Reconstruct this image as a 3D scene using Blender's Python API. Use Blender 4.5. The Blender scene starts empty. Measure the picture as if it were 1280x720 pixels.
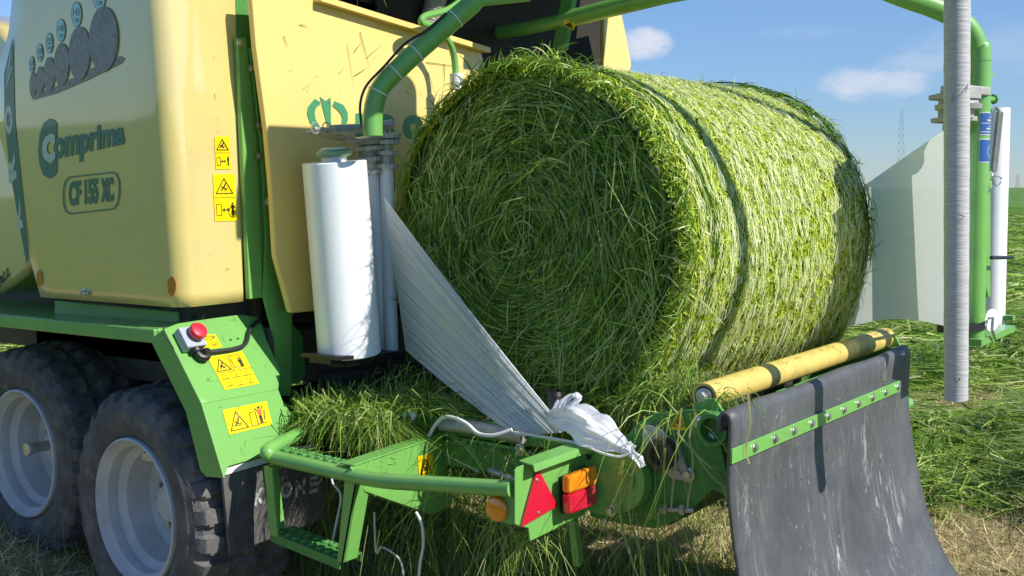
import bpy, math, random
import numpy as np
from mathutils import Vector, Matrix
rng = np.random.default_rng(7); random.seed(7)
scn = bpy.context.scene
COL = scn.collection
# ------------------------------------------------------------------ camera solve (survey of the photograph)
F, CH = 1450.0, 1.75
yaw, pit, rol = math.radians(35.6), math.atan(120/1450.0), math.radians(0.55)
v_ = Vector((math.cos(yaw)*math.cos(pit), math.sin(yaw)*math.cos(pit), -math.sin(pit)))
r0 = Vector((math.sin(yaw), -math.cos(yaw), 0)); u0 = r0.cross(v_)
r_ = math.cos(rol)*r0 - math.sin(rol)*u0; u_ = math.sin(rol)*r0 + math.cos(rol)*u0
CAM = Vector((0, 0, CH))
def ray(px, py): return v_ + r_*((px-640)/F) + u_*((360-py)/F)
def at(px, py, ax, val):                       # survey point on a plane x/y/z = val
    d = ray(px, py); t = (val-CAM[ax])/d[ax]; return CAM + d*t
def onp(px, py, p, n):                         # survey point on a general plane
    d = ray(px, py); t = (Vector(p)-CAM).dot(n)/d.dot(n); return CAM + d*t
X, Y, Z = Vector((1,0,0)), Vector((0,1,0)), Vector((0,0,1))
cam = bpy.data.cameras.new('Camera'); co = bpy.data.objects.new('Camera', cam); COL.objects.link(co)
cam.sensor_width = 36; cam.lens = 36*F/1280; cam.clip_start = .05; cam.clip_end = 6000
m = Matrix((r_, u_, -v_)).transposed().to_4x4(); m.translation = CAM; co.matrix_world = m
scn.camera = co

# ------------------------------------------------------------------ materials
def mat(name, col, rough=.5, metal=0, coat=0, spec=.5):
    M = bpy.data.materials.new(name); M.use_nodes = True
    b = M.node_tree.nodes['Principled BSDF']
    b.inputs['Base Color'].default_value = (*col, 1); b.inputs['Roughness'].default_value = rough
    b.inputs['Metallic'].default_value = metal; b.inputs['Coat Weight'].default_value = coat
    b.inputs['Coat Roughness'].default_value = .04; b.inputs['Specular IOR Level'].default_value = spec
    return M
def nd(M, t, **kw):
    n = M.node_tree.nodes.new(t)
    for k, q in kw.items(): setattr(n, k, q)
    return n
def lk(M, a, b): M.node_tree.links.new(a, b)
def ramp(M, stops):
    n = nd(M, 'ShaderNodeValToRGB'); e = n.color_ramp.elements
    while len(e) < len(stops): e.new(.5)
    for q, (p, c) in zip(e, stops): q.position = p; q.color = (*c, 1)
    return n
def noise_col(M, stops, scale=8, detail=5, rough=.6, stretch=(1,1,1), bump=0, bscale=None, rr=None, coord='Object'):
    """base colour from noise through a ramp, roughness variation, bump"""
    b = M.node_tree.nodes['Principled BSDF']
    tc = nd(M, 'ShaderNodeTexCoord'); mp = nd(M, 'ShaderNodeMapping'); mp.inputs['Scale'].default_value = stretch
    lk(M, tc.outputs[coord], mp.inputs[0])
    n = nd(M, 'ShaderNodeTexNoise'); n.inputs['Scale'].default_value = scale; n.inputs['Detail'].default_value = detail
    n.inputs['Roughness'].default_value = rough; lk(M, mp.outputs[0], n.inputs['Vector'])
    r = ramp(M, stops); lk(M, n.outputs['Fac'], r.inputs[0]); lk(M, r.outputs[0], b.inputs['Base Color'])
    if rr:
        q = nd(M, 'ShaderNodeMapRange'); q.inputs['To Min'].default_value, q.inputs['To Max'].default_value = rr
        q.inputs['From Min'].default_value = .3; q.inputs['From Max'].default_value = .7
        lk(M, n.outputs['Fac'], q.inputs[0]); lk(M, q.outputs[0], b.inputs['Roughness'])
    if bump:
        n2 = nd(M, 'ShaderNodeTexNoise'); n2.inputs['Scale'].default_value = bscale or scale*4; n2.inputs['Detail'].default_value = 4
        lk(M, mp.outputs[0], n2.inputs['Vector'])
        bp = nd(M, 'ShaderNodeBump'); bp.inputs['Strength'].default_value = bump; bp.inputs['Distance'].default_value = .02
        lk(M, n2.outputs['Fac'], bp.inputs['Height']); lk(M, bp.outputs[0], b.inputs['Normal'])
    return M
def grass_mat(name, stops, trans=.35, rough=.45, tintattr='tint'):
    M = mat(name, (.1,.2,.03), rough, spec=.35); b = M.node_tree.nodes['Principled BSDF']
    a = nd(M, 'ShaderNodeAttribute', attribute_name=tintattr); r = ramp(M, stops)
    lk(M, a.outputs['Fac'], r.inputs[0]); lk(M, r.outputs[0], b.inputs['Base Color'])
    t = nd(M, 'ShaderNodeBsdfTranslucent'); lk(M, r.outputs[0], t.inputs[0])
    mx = nd(M, 'ShaderNodeMixShader'); mx.inputs[0].default_value = trans
    lk(M, b.outputs[0], mx.inputs[1]); lk(M, t.outputs[0], mx.inputs[2])
    lk(M, mx.outputs[0], M.node_tree.nodes['Material Output'].inputs[0]); return M
Ye = (.80,.595,.19); Gr = (.105,.36,.06)
mYel = noise_col(mat('yellow_paint', Ye, .42, coat=.25), [(.3,(.76,.565,.185)),(.55,Ye),(.75,(.82,.61,.20))], 3.5, 6, rr=(.38,.25))
mYelSide = noise_col(mat('yellow_paint_polished', Ye, .25, coat=1), [(.3,(.65,.53,.21)),(.55,(.71,.575,.20)),(.75,(.74,.595,.21))], 2.5, 6, rr=(.33,.22))
mYelSide.node_tree.nodes['Principled BSDF'].inputs['Coat IOR'].default_value = 1.95
mGrn = noise_col(mat('green_paint', Gr, .33, coat=.4), [(.28,(.17,.29,.10)),(.40,(.155,.39,.085)),(.7,(.175,.43,.095))], 9, 7, rr=(.5,.3))
mGrnD = noise_col(mat('green_paint_dark', Gr, .5), [(.3,(.10,.22,.06)),(.5,(.06,.23,.045)),(.7,(.075,.26,.05))], 14, 7, rr=(.65,.4))  # darker, rougher version of the machine green
mDark = noise_col(mat('dark_steel', (.03,.035,.03), .6), [(.3,(.02,.022,.02)),(.7,(.06,.06,.05))], 10)
mInt = noise_col(mat('chamber_paint', (.2,.16,.06), .6), [(.3,(.05,.045,.025)),(.7,(.10,.085,.045))], 6)
mShade = noise_col(mat('chamber_shade', (.02,.017,.01), .8), [(.3,(.012,.010,.006)),(.7,(.028,.023,.012))], 6)  # near-black: the chamber's shade is put into this colour
mTyre = noise_col(mat('tyre_rubber', (.04,.04,.04), .75), [(.3,(.050,.050,.052)),(.5,(.085,.085,.086)),(.70,(.18,.168,.15))], 9, 8, .7, bump=.25, bscale=60)
mRim = noise_col(mat('grey_wheel_paint', (.45,.47,.49), .4), [(.3,(.42,.42,.41)),(.6,(.54,.545,.55))], 6, rr=(.55,.35))
mZinc = noise_col(mat('zinc_steel', (.5,.5,.48), .38, .85), [(.3,(.38,.37,.34)),(.7,(.6,.6,.58))], 25)
mAlu = noise_col(mat('grey_cast_metal', (.42,.41,.38), .5, .3), [(.3,(.33,.32,.29)),(.7,(.48,.47,.44))], 30)
mBlk = mat('black_plastic', (.012,.012,.013), .45)
mHose = mat('rubber_hose', (.02,.02,.02), .5)
mMat = mat('worn_rubber_mat', (.06,.062,.068), .5)
def rubber_nodes(M):
    b = M.node_tree.nodes['Principled BSDF']; tc = nd(M, 'ShaderNodeTexCoord')
    def ns(scale, stretch, det=8, rough=.7, rot=0):
        mp = nd(M, 'ShaderNodeMapping'); mp.inputs['Scale'].default_value = stretch; mp.inputs['Rotation'].default_value = (0, rot, 0); lk(M, tc.outputs['Object'], mp.inputs[0])
        n = nd(M, 'ShaderNodeTexNoise'); n.inputs['Scale'].default_value = scale; n.inputs['Detail'].default_value = det; n.inputs['Roughness'].default_value = rough; lk(M, mp.outputs[0], n.inputs[0]); return n.outputs['Fac']
    def rg(x, lo, hi, t0=0., t1=1.):
        q = nd(M, 'ShaderNodeMapRange'); q.inputs['From Min'].default_value, q.inputs['From Max'].default_value = lo, hi; q.inputs['To Min'].default_value, q.inputs['To Max'].default_value = t0, t1; lk(M, x, q.inputs[0]); return q.outputs[0]
    def mul(x, y, op='MULTIPLY'):
        q = nd(M, 'ShaderNodeMath', operation=op); q.use_clamp = True
        for k, w in enumerate((x, y)):
            if hasattr(w, 'is_output'): lk(M, w, q.inputs[k])
            else: q.inputs[k].default_value = w
        return q.outputs[0]
    base = ramp(M, [(.3,(.055,.058,.064)),(.5,(.080,.084,.092)),(.7,(.11,.115,.122))]); lk(M, ns(4.5, (1,1,.8), 9, .72), base.inputs[0])
    fine = rg(ns(16, (3.4,1,.30), 6, .65, .12), .53, .66); patch = rg(ns(1.9, (1.2,1,1), 4, .6), .44, .62); blot = rg(ns(7, (1.6,1,.8), 8, .78, .5), .56, .66)
    sp = nd(M, 'ShaderNodeSeparateXYZ'); lk(M, tc.outputs['Object'], sp.inputs[0]); low = rg(sp.outputs[2], .95, .35, .22, 1.)
    speck = mul(rg(ns(70, (1,1,.6), 2, .5), .69, .74), rg(ns(5, (1,1,1), 3, .5), .5, .6))
    wear = mul(mul(mul(mul(fine, patch), .45), mul(mul(blot, patch), 1.3), 'ADD'), low); wear = mul(wear, mul(speck, .6), 'MAXIMUM')
    mx = nd(M, 'ShaderNodeMix', data_type='RGBA'); mx.inputs['B'].default_value = (.50,.49,.47,1); lk(M, wear, mx.inputs['Factor']); lk(M, base.outputs[0], mx.inputs['A']); lk(M, mx.outputs['Result'], b.inputs['Base Color'])
    lk(M, rg(ns(3, (1,1,1)), .35, .65, .38, .6), b.inputs['Roughness'])
    bp = nd(M, 'ShaderNodeBump'); bp.inputs['Strength'].default_value = .25; bp.inputs['Distance'].default_value = .01; lk(M, ns(40, (1,1,.5), 5), bp.inputs['Height']); lk(M, bp.outputs[0], b.inputs['Normal'])
rubber_nodes(mMat)
mFlap = noise_col(mat('mud_flap_rubber', (.1,.1,.1), .6), [(.3,(.06,.06,.062)),(.6,(.12,.118,.115)),(.78,(.26,.25,.23))], 16, 9, .75, (1,1,.4), bump=.35, bscale=50)
mStk = mat('sticker_yellow', (.92,.66,.0), .35, coat=.3)
mInk = mat('sticker_ink', (.02,.018,.01), .5)
mOrM = mat('sticker_orange', (.75,.12,.04), .5)
mTeal = mat('decal_teal', (.045,.16,.13), .35, coat=.6)
mDecG = mat('decal_green', (.06,.27,.12), .4, coat=.3)
mPale = mat('decal_pale', (.52,.57,.52), .35, coat=.5)
mDisc = mat('decal_pale_blue', (.40,.66,.66), .35, coat=.5)
mWhP = mat('white_paint', (.78,.78,.76), .5)
mWorn = noise_col(mat('worn_white_print', (.7,.7,.68), .6), [(.40,(.12,.12,.115)),(.56,(.55,.55,.53))], 26)
mStraw = noise_col(mat('decal_straw', (.2,.17,.15), .4, coat=.5), [(.3,(.10,.085,.075)),(.7,(.30,.26,.23))], 60, 6)
mRed = mat('red_reflector', (.62,.012,.04), .18, coat=1)
mRedB = mat('red_button', (.75,.02,.05), .35, coat=.5)
mAmb = mat('amber_lens', (.85,.26,.01), .15, coat=1)
mOrgR = mat('side_reflector_orange', (.55,.17,.02), .2, coat=1)
mGreyB = mat('grey_box_plastic', (.36,.40,.46), .5)
mRol = noise_col(mat('yellow_roller_rubber', (.78,.58,.10), .6), [(.3,(.42,.33,.10)),(.5,(.62,.47,.11)),(.7,(.68,.53,.15))], 12, 8, .7)
mFilm = mat('white_wrap_film', (.86,.88,.90), .28, coat=.2); 
mFilmB = mat('film_on_roller', (.62,.68,.74), .3)
mCore = mat('film_core_green', (.25,.4,.22), .6)
mBlue = mat('blue_sticker', (.03,.11,.36), .4)
mRope = mat('white_rope', (.72,.72,.68), .8)
mPipeG = noise_col(mat('wrapped_pipe_film', (.52,.51,.52), .4), [(.35,(.43,.425,.43)),(.6,(.52,.515,.52))], 12, 6, .6, (1,1,10), bump=.22, bscale=14)
def film_sheet(name, tr, col, rough):
    M = mat(name, col, rough); b = M.node_tree.nodes['Principled BSDF']
    t = nd(M, 'ShaderNodeBsdfTranslucent'); t.inputs[0].default_value = (*col, 1)
    x1 = nd(M, 'ShaderNodeMixShader'); x1.inputs[0].default_value = .35
    lk(M, b.outputs[0], x1.inputs[1]); lk(M, t.outputs[0], x1.inputs[2])
    tp = nd(M, 'ShaderNodeBsdfTransparent'); x2 = nd(M, 'ShaderNodeMixShader'); x2.inputs[0].default_value = tr
    lk(M, x1.outputs[0], x2.inputs[1]); lk(M, tp.outputs[0], x2.inputs[2])
    lk(M, x2.outputs[0], M.node_tree.nodes['Material Output'].inputs[0]); return M
mWebL = film_sheet('stretched_film', .16, (.88,.91,.93), .16)
mWebR = film_sheet('stretched_film_thin', .08, (.92,.94,.93), .2)
mBag = film_sheet('crumpled_film', .04, (.86,.87,.90), .3)

# ------------------------------------------------------------------ mesh builder
class MB:
    def __init__(s): s.v = []; s.f = []; s.mi = []
    def add(s, vs, fs, mi=0):
        o = len(s.v); s.v += [tuple(q) for q in vs]; s.f += [tuple(i+o for i in f) for f in fs]; s.mi += [mi]*len(fs); return s
    def hexa(s, p, mi=0):                       # 8 points: bottom loop then top loop
        return s.add(p, [(3,2,1,0),(4,5,6,7),(0,1,5,4),(1,2,6,5),(2,3,7,6),(3,0,4,7)], mi)
    def box(s, a, b, mi=0):
        (x0,y0,z0),(x1,y1,z1) = a, b
        return s.hexa([(x0,y0,z0),(x1,y0,z0),(x1,y1,z0),(x0,y1,z0),(x0,y0,z1),(x1,y0,z1),(x1,y1,z1),(x0,y1,z1)], mi)
    def bar(s, a, b, w, h, up=Z, mi=0):         # rectangular bar from a to b
        a, b = Vector(a), Vector(b); d = (b-a).normalized(); sd = d.cross(Vector(up)).normalized(); uu = sd.cross(d)
        q = [sd*(-w/2)+uu*(-h/2), sd*(w/2)+uu*(-h/2), sd*(w/2)+uu*(h/2), sd*(-w/2)+uu*(h/2)]
        return s.hexa([a+k for k in q]+[b+k for k in q], mi)
    def prism(s, poly, off, mi=0):              # polygon extruded by vector off
        poly = [Vector(p) for p in poly]; n = len(poly); off = Vector(off)
        s.add(poly+[p+off for p in poly], [tuple(range(n))[::-1], tuple(range(n,2*n))]+[(i,(i+1)%n,(i+1)%n+n,i+n) for i in range(n)], mi); return s
    def poly(s, pts, mi=0): return s.add(pts, [tuple(range(len(pts)))], mi)
    def tube(s, pts, r, seg=14, caps=True, mi=0, smooth=0):
        pts = [Vector(p) for p in pts]
        if smooth: pts = catmull(pts, smooth)
        n = len(pts); rs = r if isinstance(r, (list, tuple)) else [r]*n
        if len(rs) != n: rs = [rs[0]+(rs[-1]-rs[0])*i/(n-1) for i in range(n)]
        t0 = (pts[1]-pts[0]).normalized(); a = t0.orthogonal().normalized(); vs = []; fs = []
        for i, p in enumerate(pts):
            t = (pts[min(i+1,n-1)]-pts[max(i-1,0)]).normalized(); a = (a-t*a.dot(t)).normalized(); b = t.cross(a)
            for k in range(seg):
                g = 2*math.pi*k/seg; vs.append(p+(a*math.cos(g)+b*math.sin(g))*rs[i])
        for i in range(n-1):
            for k in range(seg): fs.append((i*seg+k, i*seg+(k+1)%seg, (i+1)*seg+(k+1)%seg, (i+1)*seg+k))
        if caps: fs += [tuple(range(seg))[::-1], tuple(range((n-1)*seg, n*seg))]
        return s.add(vs, fs, mi)
    def lathe(s, prof, o, ax, seg=48, mi=0, fn=None, close=False):   # prof: (distance along ax, radius)
        o = Vector(o); ax = Vector(ax).normalized(); a = ax.orthogonal().normalized(); b = ax.cross(a); vs = []; fs = []; n = len(prof)
        for k in range(seg):
            g = 2*math.pi*k/seg
            for i, (h, r) in enumerate(prof):
                rr = r if fn is None else fn(k/seg, i, h, r)
                vs.append(o+ax*h+(a*math.cos(g)+b*math.sin(g))*rr)
        for k in range(seg):
            for i in range(n-1 if not close else n):
                j = (i+1) % n; fs.append((k*n+i, ((k+1)%seg)*n+i, ((k+1)%seg)*n+j, k*n+j))
        return s.add(vs, fs, mi)
    def disc(s, o, ax, r, t, seg=24, mi=0, r2=None):
        return s.lathe([(0,0),(0,r),(t*.8,r),(t,(r2 if r2 is not None else r*.9)),(t,0)], o, ax, seg, mi)
    def build(s, name, mats, parent=None, smooth=35, bevel=0, solid=0):
        me = bpy.data.meshes.new(name); me.from_pydata(s.v, [], s.f); 
        for q in (mats if isinstance(mats, (list, tuple)) else [mats]): me.materials.append(q)
        me.polygons.foreach_set('material_index', s.mi)
        o = bpy.data.objects.new(name, me); COL.objects.link(o)
        if smooth:
            me.polygons.foreach_set('use_smooth', [True]*len(me.polygons))
            me.update(); fixn(me); me.set_sharp_from_angle(angle=math.radians(smooth))
        else: me.update()
        if parent: o.parent = parent
        if solid:
            q = o.modifiers.new('s', 'SOLIDIFY'); q.thickness = solid; q.offset = 0
        if bevel:
            q = o.modifiers.new('b', 'BEVEL'); q.width = bevel; q.segments = 2; q.limit_method = 'ANGLE'; q.harden_normals = False
        return o
def fixn(me):
    import bmesh
    b = bmesh.new(); b.from_mesh(me); bmesh.ops.recalc_face_normals(b, faces=b.faces); b.to_mesh(me); b.free()
def catmull(p, k):
    out = []; n = len(p)
    for i in range(n-1):
        a, b, c, d = p[max(i-1,0)], p[i], p[i+1], p[min(i+2,n-1)]
        for j in range(k):
            t = j/k; out.append(.5*((2*b)+(c-a)*t+(2*a-5*b+4*c-d)*t*t+(3*b-a-3*c+d)*t**3))
    return out+[p[-1]]
def text_geo(s, bold=.0, shear=0):
    cu = bpy.data.curves.new('t', 'FONT'); cu.body = s; cu.offset = bold; cu.shear = shear; cu.resolution_u = 3
    o = bpy.data.objects.new('t', cu); COL.objects.link(o)
    dg = bpy.context.evaluated_depsgraph_get(); me = bpy.data.meshes.new_from_object(o.evaluated_get(dg))
    vs = [(q.co.x, q.co.y) for q in me.vertices]; fs = [tuple(p.vertices) for p in me.polygons]
    bpy.data.objects.remove(o); bpy.data.curves.remove(cu); bpy.data.meshes.remove(me)
    x0 = min(q[0] for q in vs); x1 = max(q[0] for q in vs); y0 = min(q[1] for q in vs); y1 = max(q[1] for q in vs)
    return [((a-x0)/(x1-x0), (b-y0)/(y1-y0)) for a, b in vs], fs
def bil(q, u, w):                               # quad TL TR BR BL, w up
    TL, TR, BR, BL = q
    return tuple((BL[i]*(1-u)+BR[i]*u)*(1-w)+(TL[i]*(1-u)+TR[i]*u)*w for i in (0,1))
class Surf:                                     # a flat face of the machine, addressed by surveyed corner points
    def __init__(s, p, n): s.p = Vector(p); s.n = Vector(n).normalized(); s.n = s.n if s.n.dot(CAM-s.p) > 0 else -s.n
    def __call__(s, px, py, off=0): return onp(px, py, s.p+s.n*off, s.n)
    def text(s, mb, string, quad, off=.003, bold=0, mi=0, shear=0):
        vs, fs = text_geo(string, bold, shear); mb.add([s(*bil(quad, u, w), off) for u, w in vs], fs, mi)
    def plate(s, mb, pts, off=.002, th=.0, mi=0):
        P = [s(px, py, off) for px, py in pts]
        if th: mb.prism(P, s.n*th, mi)
        else: mb.poly(P, mi)
    def ell(s, mb, cx, cy, rx, ry, off=.003, mi=0, n=28, tilt=0):
        mb.poly([s(cx+rx*math.cos(a)*math.cos(tilt)-ry*math.sin(a)*math.sin(tilt), cy+rx*math.cos(a)*math.sin(tilt)+ry*math.sin(a)*math.cos(tilt), off) for a in [2*math.pi*k/n for k in range(n)]], mi)
    def line(s, mb, pts, w, off=.003, mi=0, closed=False):   # stroke in survey pixels
        pts = [Vector(p) for p in pts]; n = len(pts)
        for i in range(n if closed else n-1):
            a, b = pts[i], pts[(i+1)%n]; d = (b-a).normalized()*w/2; nn = Vector((-d.y, d.x)); a = a-d*.8; b = b+d*.8
            mb.poly([s(*q, off+.00012*i) for q in (a+nn, b+nn, b-nn, a-nn)], mi)
PARENT = None
def tag(o, label=None, cat=None, group=None, kind=None):
    if label: o['label'] = label
    if cat: o['category'] = cat
    if group: o['group'] = group
    if kind: o['kind'] = kind
    return o
def empty(name, loc, label, cat, group=None):
    o = bpy.data.objects.new(name, None); COL.objects.link(o); o.location = loc; return tag(o, label, cat, group)
def part(mb, name, mats, parent, **k):          # child of a thing that stands at parent's location
    o = mb.build(name, mats, parent, **k)
    b = Vector((0,0,0)); q = parent
    while q is not None: b += q.location; q = q.parent
    o.location = -b if parent else b
    return o

def sticker(S, name, quad, kind, parent, label=None):
    """quad TL TR BR BL in survey pixels; pictogram drawn in unit space"""
    mb = MB(); mb.poly([S(*q, .0025) for q in quad], 0)
    px = lambda u, w: bil(quad, u, w)
    hpx = math.dist(quad[0], quad[3]); wpx = math.dist(quad[0], quad[1])
    def st(pts, w=1., closed=False): S.line(mb, [px(*p) for p in pts], w, .004, 1, closed)
    def fill(pts, mi=1): mb.poly([S(*px(*p), .0042) for p in pts], mi)
    def tri(cx, cy, rx, ry, hand=True):
        st([(cx-rx, cy-ry), (cx+rx, cy-ry), (cx, cy+ry)], 1.1, True)
        if hand:
            st([(cx-rx*.35, cy-ry*.55), (cx, cy-ry*.1), (cx+rx*.15, cy+ry*.3)], 1.6); st([(cx-rx*.3, cy-ry*.1), (cx+rx*.25, cy-ry*.5)], 1.4); st([(cx+rx*.05,cy-ry*.6),(cx+rx*.38,cy-ry*.3)], 1.)
    def man(cx, cy, rx, ry, mi=1):
        fill([(cx+rx*.32*math.cos(a), cy+ry*.82+ry*.16*math.sin(a)) for a in [k*math.pi/5 for k in range(10)]])
        fill([(cx-rx*.55, cy+ry*.6), (cx-rx*.3, cy-ry*.1), (cx+rx*.3, cy-ry*.1), (cx+rx*.55, cy+ry*.6)], mi)
        fill([(cx-rx*.32, cy-ry*.12), (cx-rx*.28, cy-ry), (cx-rx*.06, cy-ry), (cx-rx*.02, cy-ry*.12)]); fill([(cx+rx*.02, cy-ry*.12), (cx+rx*.06, cy-ry), (cx+rx*.28, cy-ry), (cx+rx*.32, cy-ry*.12)])
    if kind == 'tall':
        tri(.5, .75, .38, .16); st([(.02,.5),(.98,.5)], .5)
        st([(.1,.12),(.1,.36),(.32,.36),(.32,.12)], .6, True); st([(.4,.24),(.66,.24)], 1.3)
        fill([(.36,.24),(.46,.29),(.46,.19)]); fill([(.70,.24),(.6,.29),(.6,.19)]); man(.84, .25, .15, .15)
    elif kind == 'wide':
        tri(.27, .48, .2, .36); S.ell(mb, *px(.29,.3), 1.6, 2.0, .0041, 1, 10); S.ell(mb, *px(.29,.3), .9, 1.2, .0044, 0, 10)
        st([(.56,.12),(.56,.68),(.70,.68),(.70,.12)], .8, True); st([(.7,.15),(.9,.15)], .9); man(.79, .52, .1, .36, 2); st([(.70,.8),(.79,.6),(.88,.85)], 1.3, False); st([(.86,.3),(.9,.66)], 1.2)
    elif kind == 'four':
        tri(.27, .72, .2, .17); st([(.02,.5),(.98,.5)], .6); st([(.52,.52),(.52,.98)], .5)
        st([(.58,.58),(.58,.94),(.85,.94),(.85,.58)], .6, True); man(.8, .7, .1, .14)
        for (a, b, c, d) in ((.08,.3,.3,.42),(.4,.3,.62,.46),(.68,.3,.92,.44),(.12,.08,.3,.2),(.42,.06,.6,.2),(.7,.07,.9,.22)):
            st([(a,b),(c,b+.01)], .8); st([(a,d),((a+c)/2,d)], .5); st([((a+c)/2,b),((a+c)/2+.05,d)], .5)
    elif kind == 'tri': tri(.5, .5, .36, .3)
    elif kind == 'go':
        for s_, q in (('STOP', ((.25,.92),(.92,.92),(.92,.62),(.25,.62))), ('GO', ((.55,.44),(.9,.44),(.9,.16),(.55,.16)))):
            S.text(mb, s_, [px(*k) for k in q], .004, 0, 1)
    o = part(mb, name, [mStk, mInk, mOrM], parent, smooth=0)
    if label: o['label'] = label
    return o
def bolt(mb, p, n, r=.012, t=.008, mi=0): mb.disc(p, n, r*1.5, t*.3, 12, mi); mb.disc(Vector(p)+Vector(n).normalized()*t*.25, n, r, t, 6, mi)

# ------------------------------------------------------------------ grass builder
def nrm(a): return a/np.maximum(np.linalg.norm(a, axis=-1, keepdims=True), 1e-9)
def strips(pos, side, width, tint):
    """pos (N,K,3) centre lines, side (N,K,3) unit, width (N,K), tint (N,)"""
    N, K, _ = pos.shape
    v = np.stack([pos-side*width[...,None]/2, pos+side*width[...,None]/2], 2).reshape(-1, 3)
    b = (np.arange(N)*K*2)[:,None]+(np.arange(K-1)*2)[None,:]
    f = np.stack([b, b+1, b+3, b+2], -1).reshape(-1, 4)
    return v, f, np.repeat(tint, K*2)
def strip_obj(name, parts, material, parent=None):
    V = np.concatenate([p[0] for p in parts]); T = np.concatenate([p[2] for p in parts]); o = 0; Fs = []
    for p in parts: Fs.append(p[1]+o); o += len(p[0])
    Fq = np.concatenate(Fs)
    me = bpy.data.meshes.new(name); me.vertices.add(len(V)); me.vertices.foreach_set('co', V.astype(np.float32).ravel())
    me.loops.add(len(Fq)*4); me.loops.foreach_set('vertex_index', Fq.astype(np.int32).ravel())
    me.polygons.add(len(Fq)); me.polygons.foreach_set('loop_start', np.arange(len(Fq), dtype=np.int32)*4)
    me.polygons.foreach_set('use_smooth', np.ones(len(Fq), dtype=bool))
    a = me.attributes.new('tint', 'FLOAT', 'POINT'); a.data.foreach_set('value', T.astype(np.float32))
    me.materials.append(material); me.update(calc_edges=True)
    o = bpy.data.objects.new(name, me); COL.objects.link(o)
    if parent:
        o.parent = parent; o.location = -parent.location
    return o
def blades(P, D, L, W, bend, K=4, nref=None, tint=None, taper=.85):
    """free blades: base P, direction D, length L, width W, bend vector (N,3) added quadratically"""
    N = len(P); t = np.linspace(0, 1, K)[None,:,None]
    pos = P[:,None,:]+D[:,None,:]*L[:,None,None]*t+bend[:,None,:]*t*t
    tan = nrm(D[:,None,:]*L[:,None,None]+2*bend[:,None,:]*t)
    ref = nrm(rng.normal(size=(N,3))) if nref is None else nrm(nref+rng.normal(size=(N,3))*.6)
    side = nrm(np.cross(tan, ref[:,None,:]))
    w = W[:,None]*(1-taper*np.linspace(0,1,K)[None,:]**1.6)
    return strips(pos, side, w, rng.random(N) if tint is None else tint)
def vnoise(x, y, seed=0):
    def h(i, j): 
        q = np.sin(i*127.1+j*311.7+seed*74.7)*43758.5453; return q-np.floor(q)
    xi, yi = np.floor(x), np.floor(y); fx, fy = x-xi, y-yi; fx = fx*fx*(3-2*fx); fy = fy*fy*(3-2*fy)
    return (h(xi,yi)*(1-fx)+h(xi+1,yi)*fx)*(1-fy)+(h(xi,yi+1)*(1-fx)+h(xi+1,yi+1)*fx)*fy
def fbm(x, y, o=4, seed=0):
    s = 0; a = .5; t = 0
    for k in range(o): s = s+a*vnoise(x*2**k, y*2**k, seed+k); t += a; a *= .5
    return s/t
def sst(a, b, x): t = np.clip((x-a)/(b-a), 0, 1); return t*t*(3-2*t)
def cover(x, y):                                # how much cut grass lies on the stubble
    n = fbm(x*.33+3.1, y*.75+1.7, 4, 5); base = sst(.12, .33, n)
    strip = sst(5.7, 6.6, x+.5*(fbm(x*.8, y*.8, 2, 9)-.5))       # baler has picked up the swath on its own track
    left = 1-sst(.4, 1.5, x+.6*(fbm(x*.7, y*.7, 2, 19)-.5))
    bare = np.exp(-(((x-9.6)/1.0)**2+((y-2.55)/.42)**2))+np.exp(-(((x-6.2)/.5)**2+((y-1.5)/.5)**2))+.8*np.exp(-(((x-8.6)/.5)**2+((y-1.1)/.35)**2))
    return np.clip(np.maximum(base*strip-1.1*bare, left*(.55+.45*base)), 0, 1)
def gz(x, y):
    c = cover(x, y); near = np.exp(-((np.hypot(x-6, y-2))/22)**2)
    return -.04+.105*sst(3.5, 5.0, y)*(1-sst(12, 30, np.hypot(x,y)))+c*(.04+.46*np.clip(fbm(x*.9, y*1.7, 3, 21)-.25, 0, 1))+.03*(fbm(x*1.5, y*1.5, 3, 2)-.5)+.09*np.exp(-((x-2.75)/.6)**2-((y-5.2)/.8)**2)

# =================================================================== THE BALER-WRAPPER
R = empty('baler_wrapper', (4.3, 3.6, 0), 'yellow and green round baler with bale wrapper standing in the mown field', 'baler')
# ---- side cover (left) : leaning flat side with a rounded rear edge
def cover_surface(mir=False):
    mb = MB(); zs = [1.315+(2.95-1.315)*i/30 for i in range(31)]
    fz = [1.30, 1.60, 1.95, 2.10, 2.25, 2.35, 2.43, 2.60, 2.95]; fy = [4.60, 4.70, 4.785, 4.84, 4.80, 4.74, 4.67, 4.61, 4.40]
    rows = []
    for z in zs:
        xs = 2.895-.060*(z-1.315)/1.165; ye = float(np.interp(z, fz, fy)); r = .075; yc = 3.64
        xr = 3.19+.02*(z-1.315)
        row = [(xs+.05, ye+.002, z), (xs+.012, ye, z), (xs, ye-.02, z)]+[(xs, ye-.02+(yc+r-ye+.02)*k/8, z) for k in range(1, 9)]
        row += [(xs+r-r*math.cos(a), yc+r-r*math.sin(a), z) for a in [math.pi/2*k/7 for k in range(1, 8)]]
        row += [(xs+r+(xr-xs-r)*k/4, yc, z) for k in range(1, 5)]+[(xr, yc+.08, z)]
        rows.append([(8.7-p[0], p[1], p[2]) if mir else p for p in row])
    n = len(rows[0]); mb.v = [p for r in rows for p in r]
    for i in range(30):
        for j in range(n-1): mb.f.append((i*n+j, i*n+j+1, (i+1)*n+j+1, (i+1)*n+j))
    mb.mi = [0]*len(mb.f); return mb
SC = part(cover_surface(), 'side_cover', mYelSide, R, smooth=40, solid=.012)
part(cover_surface(True), 'side_cover', mYelSide, R, smooth=40, solid=.012)
pn = Vector((-1, 0, -.060/1.165)).normalized()
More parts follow.
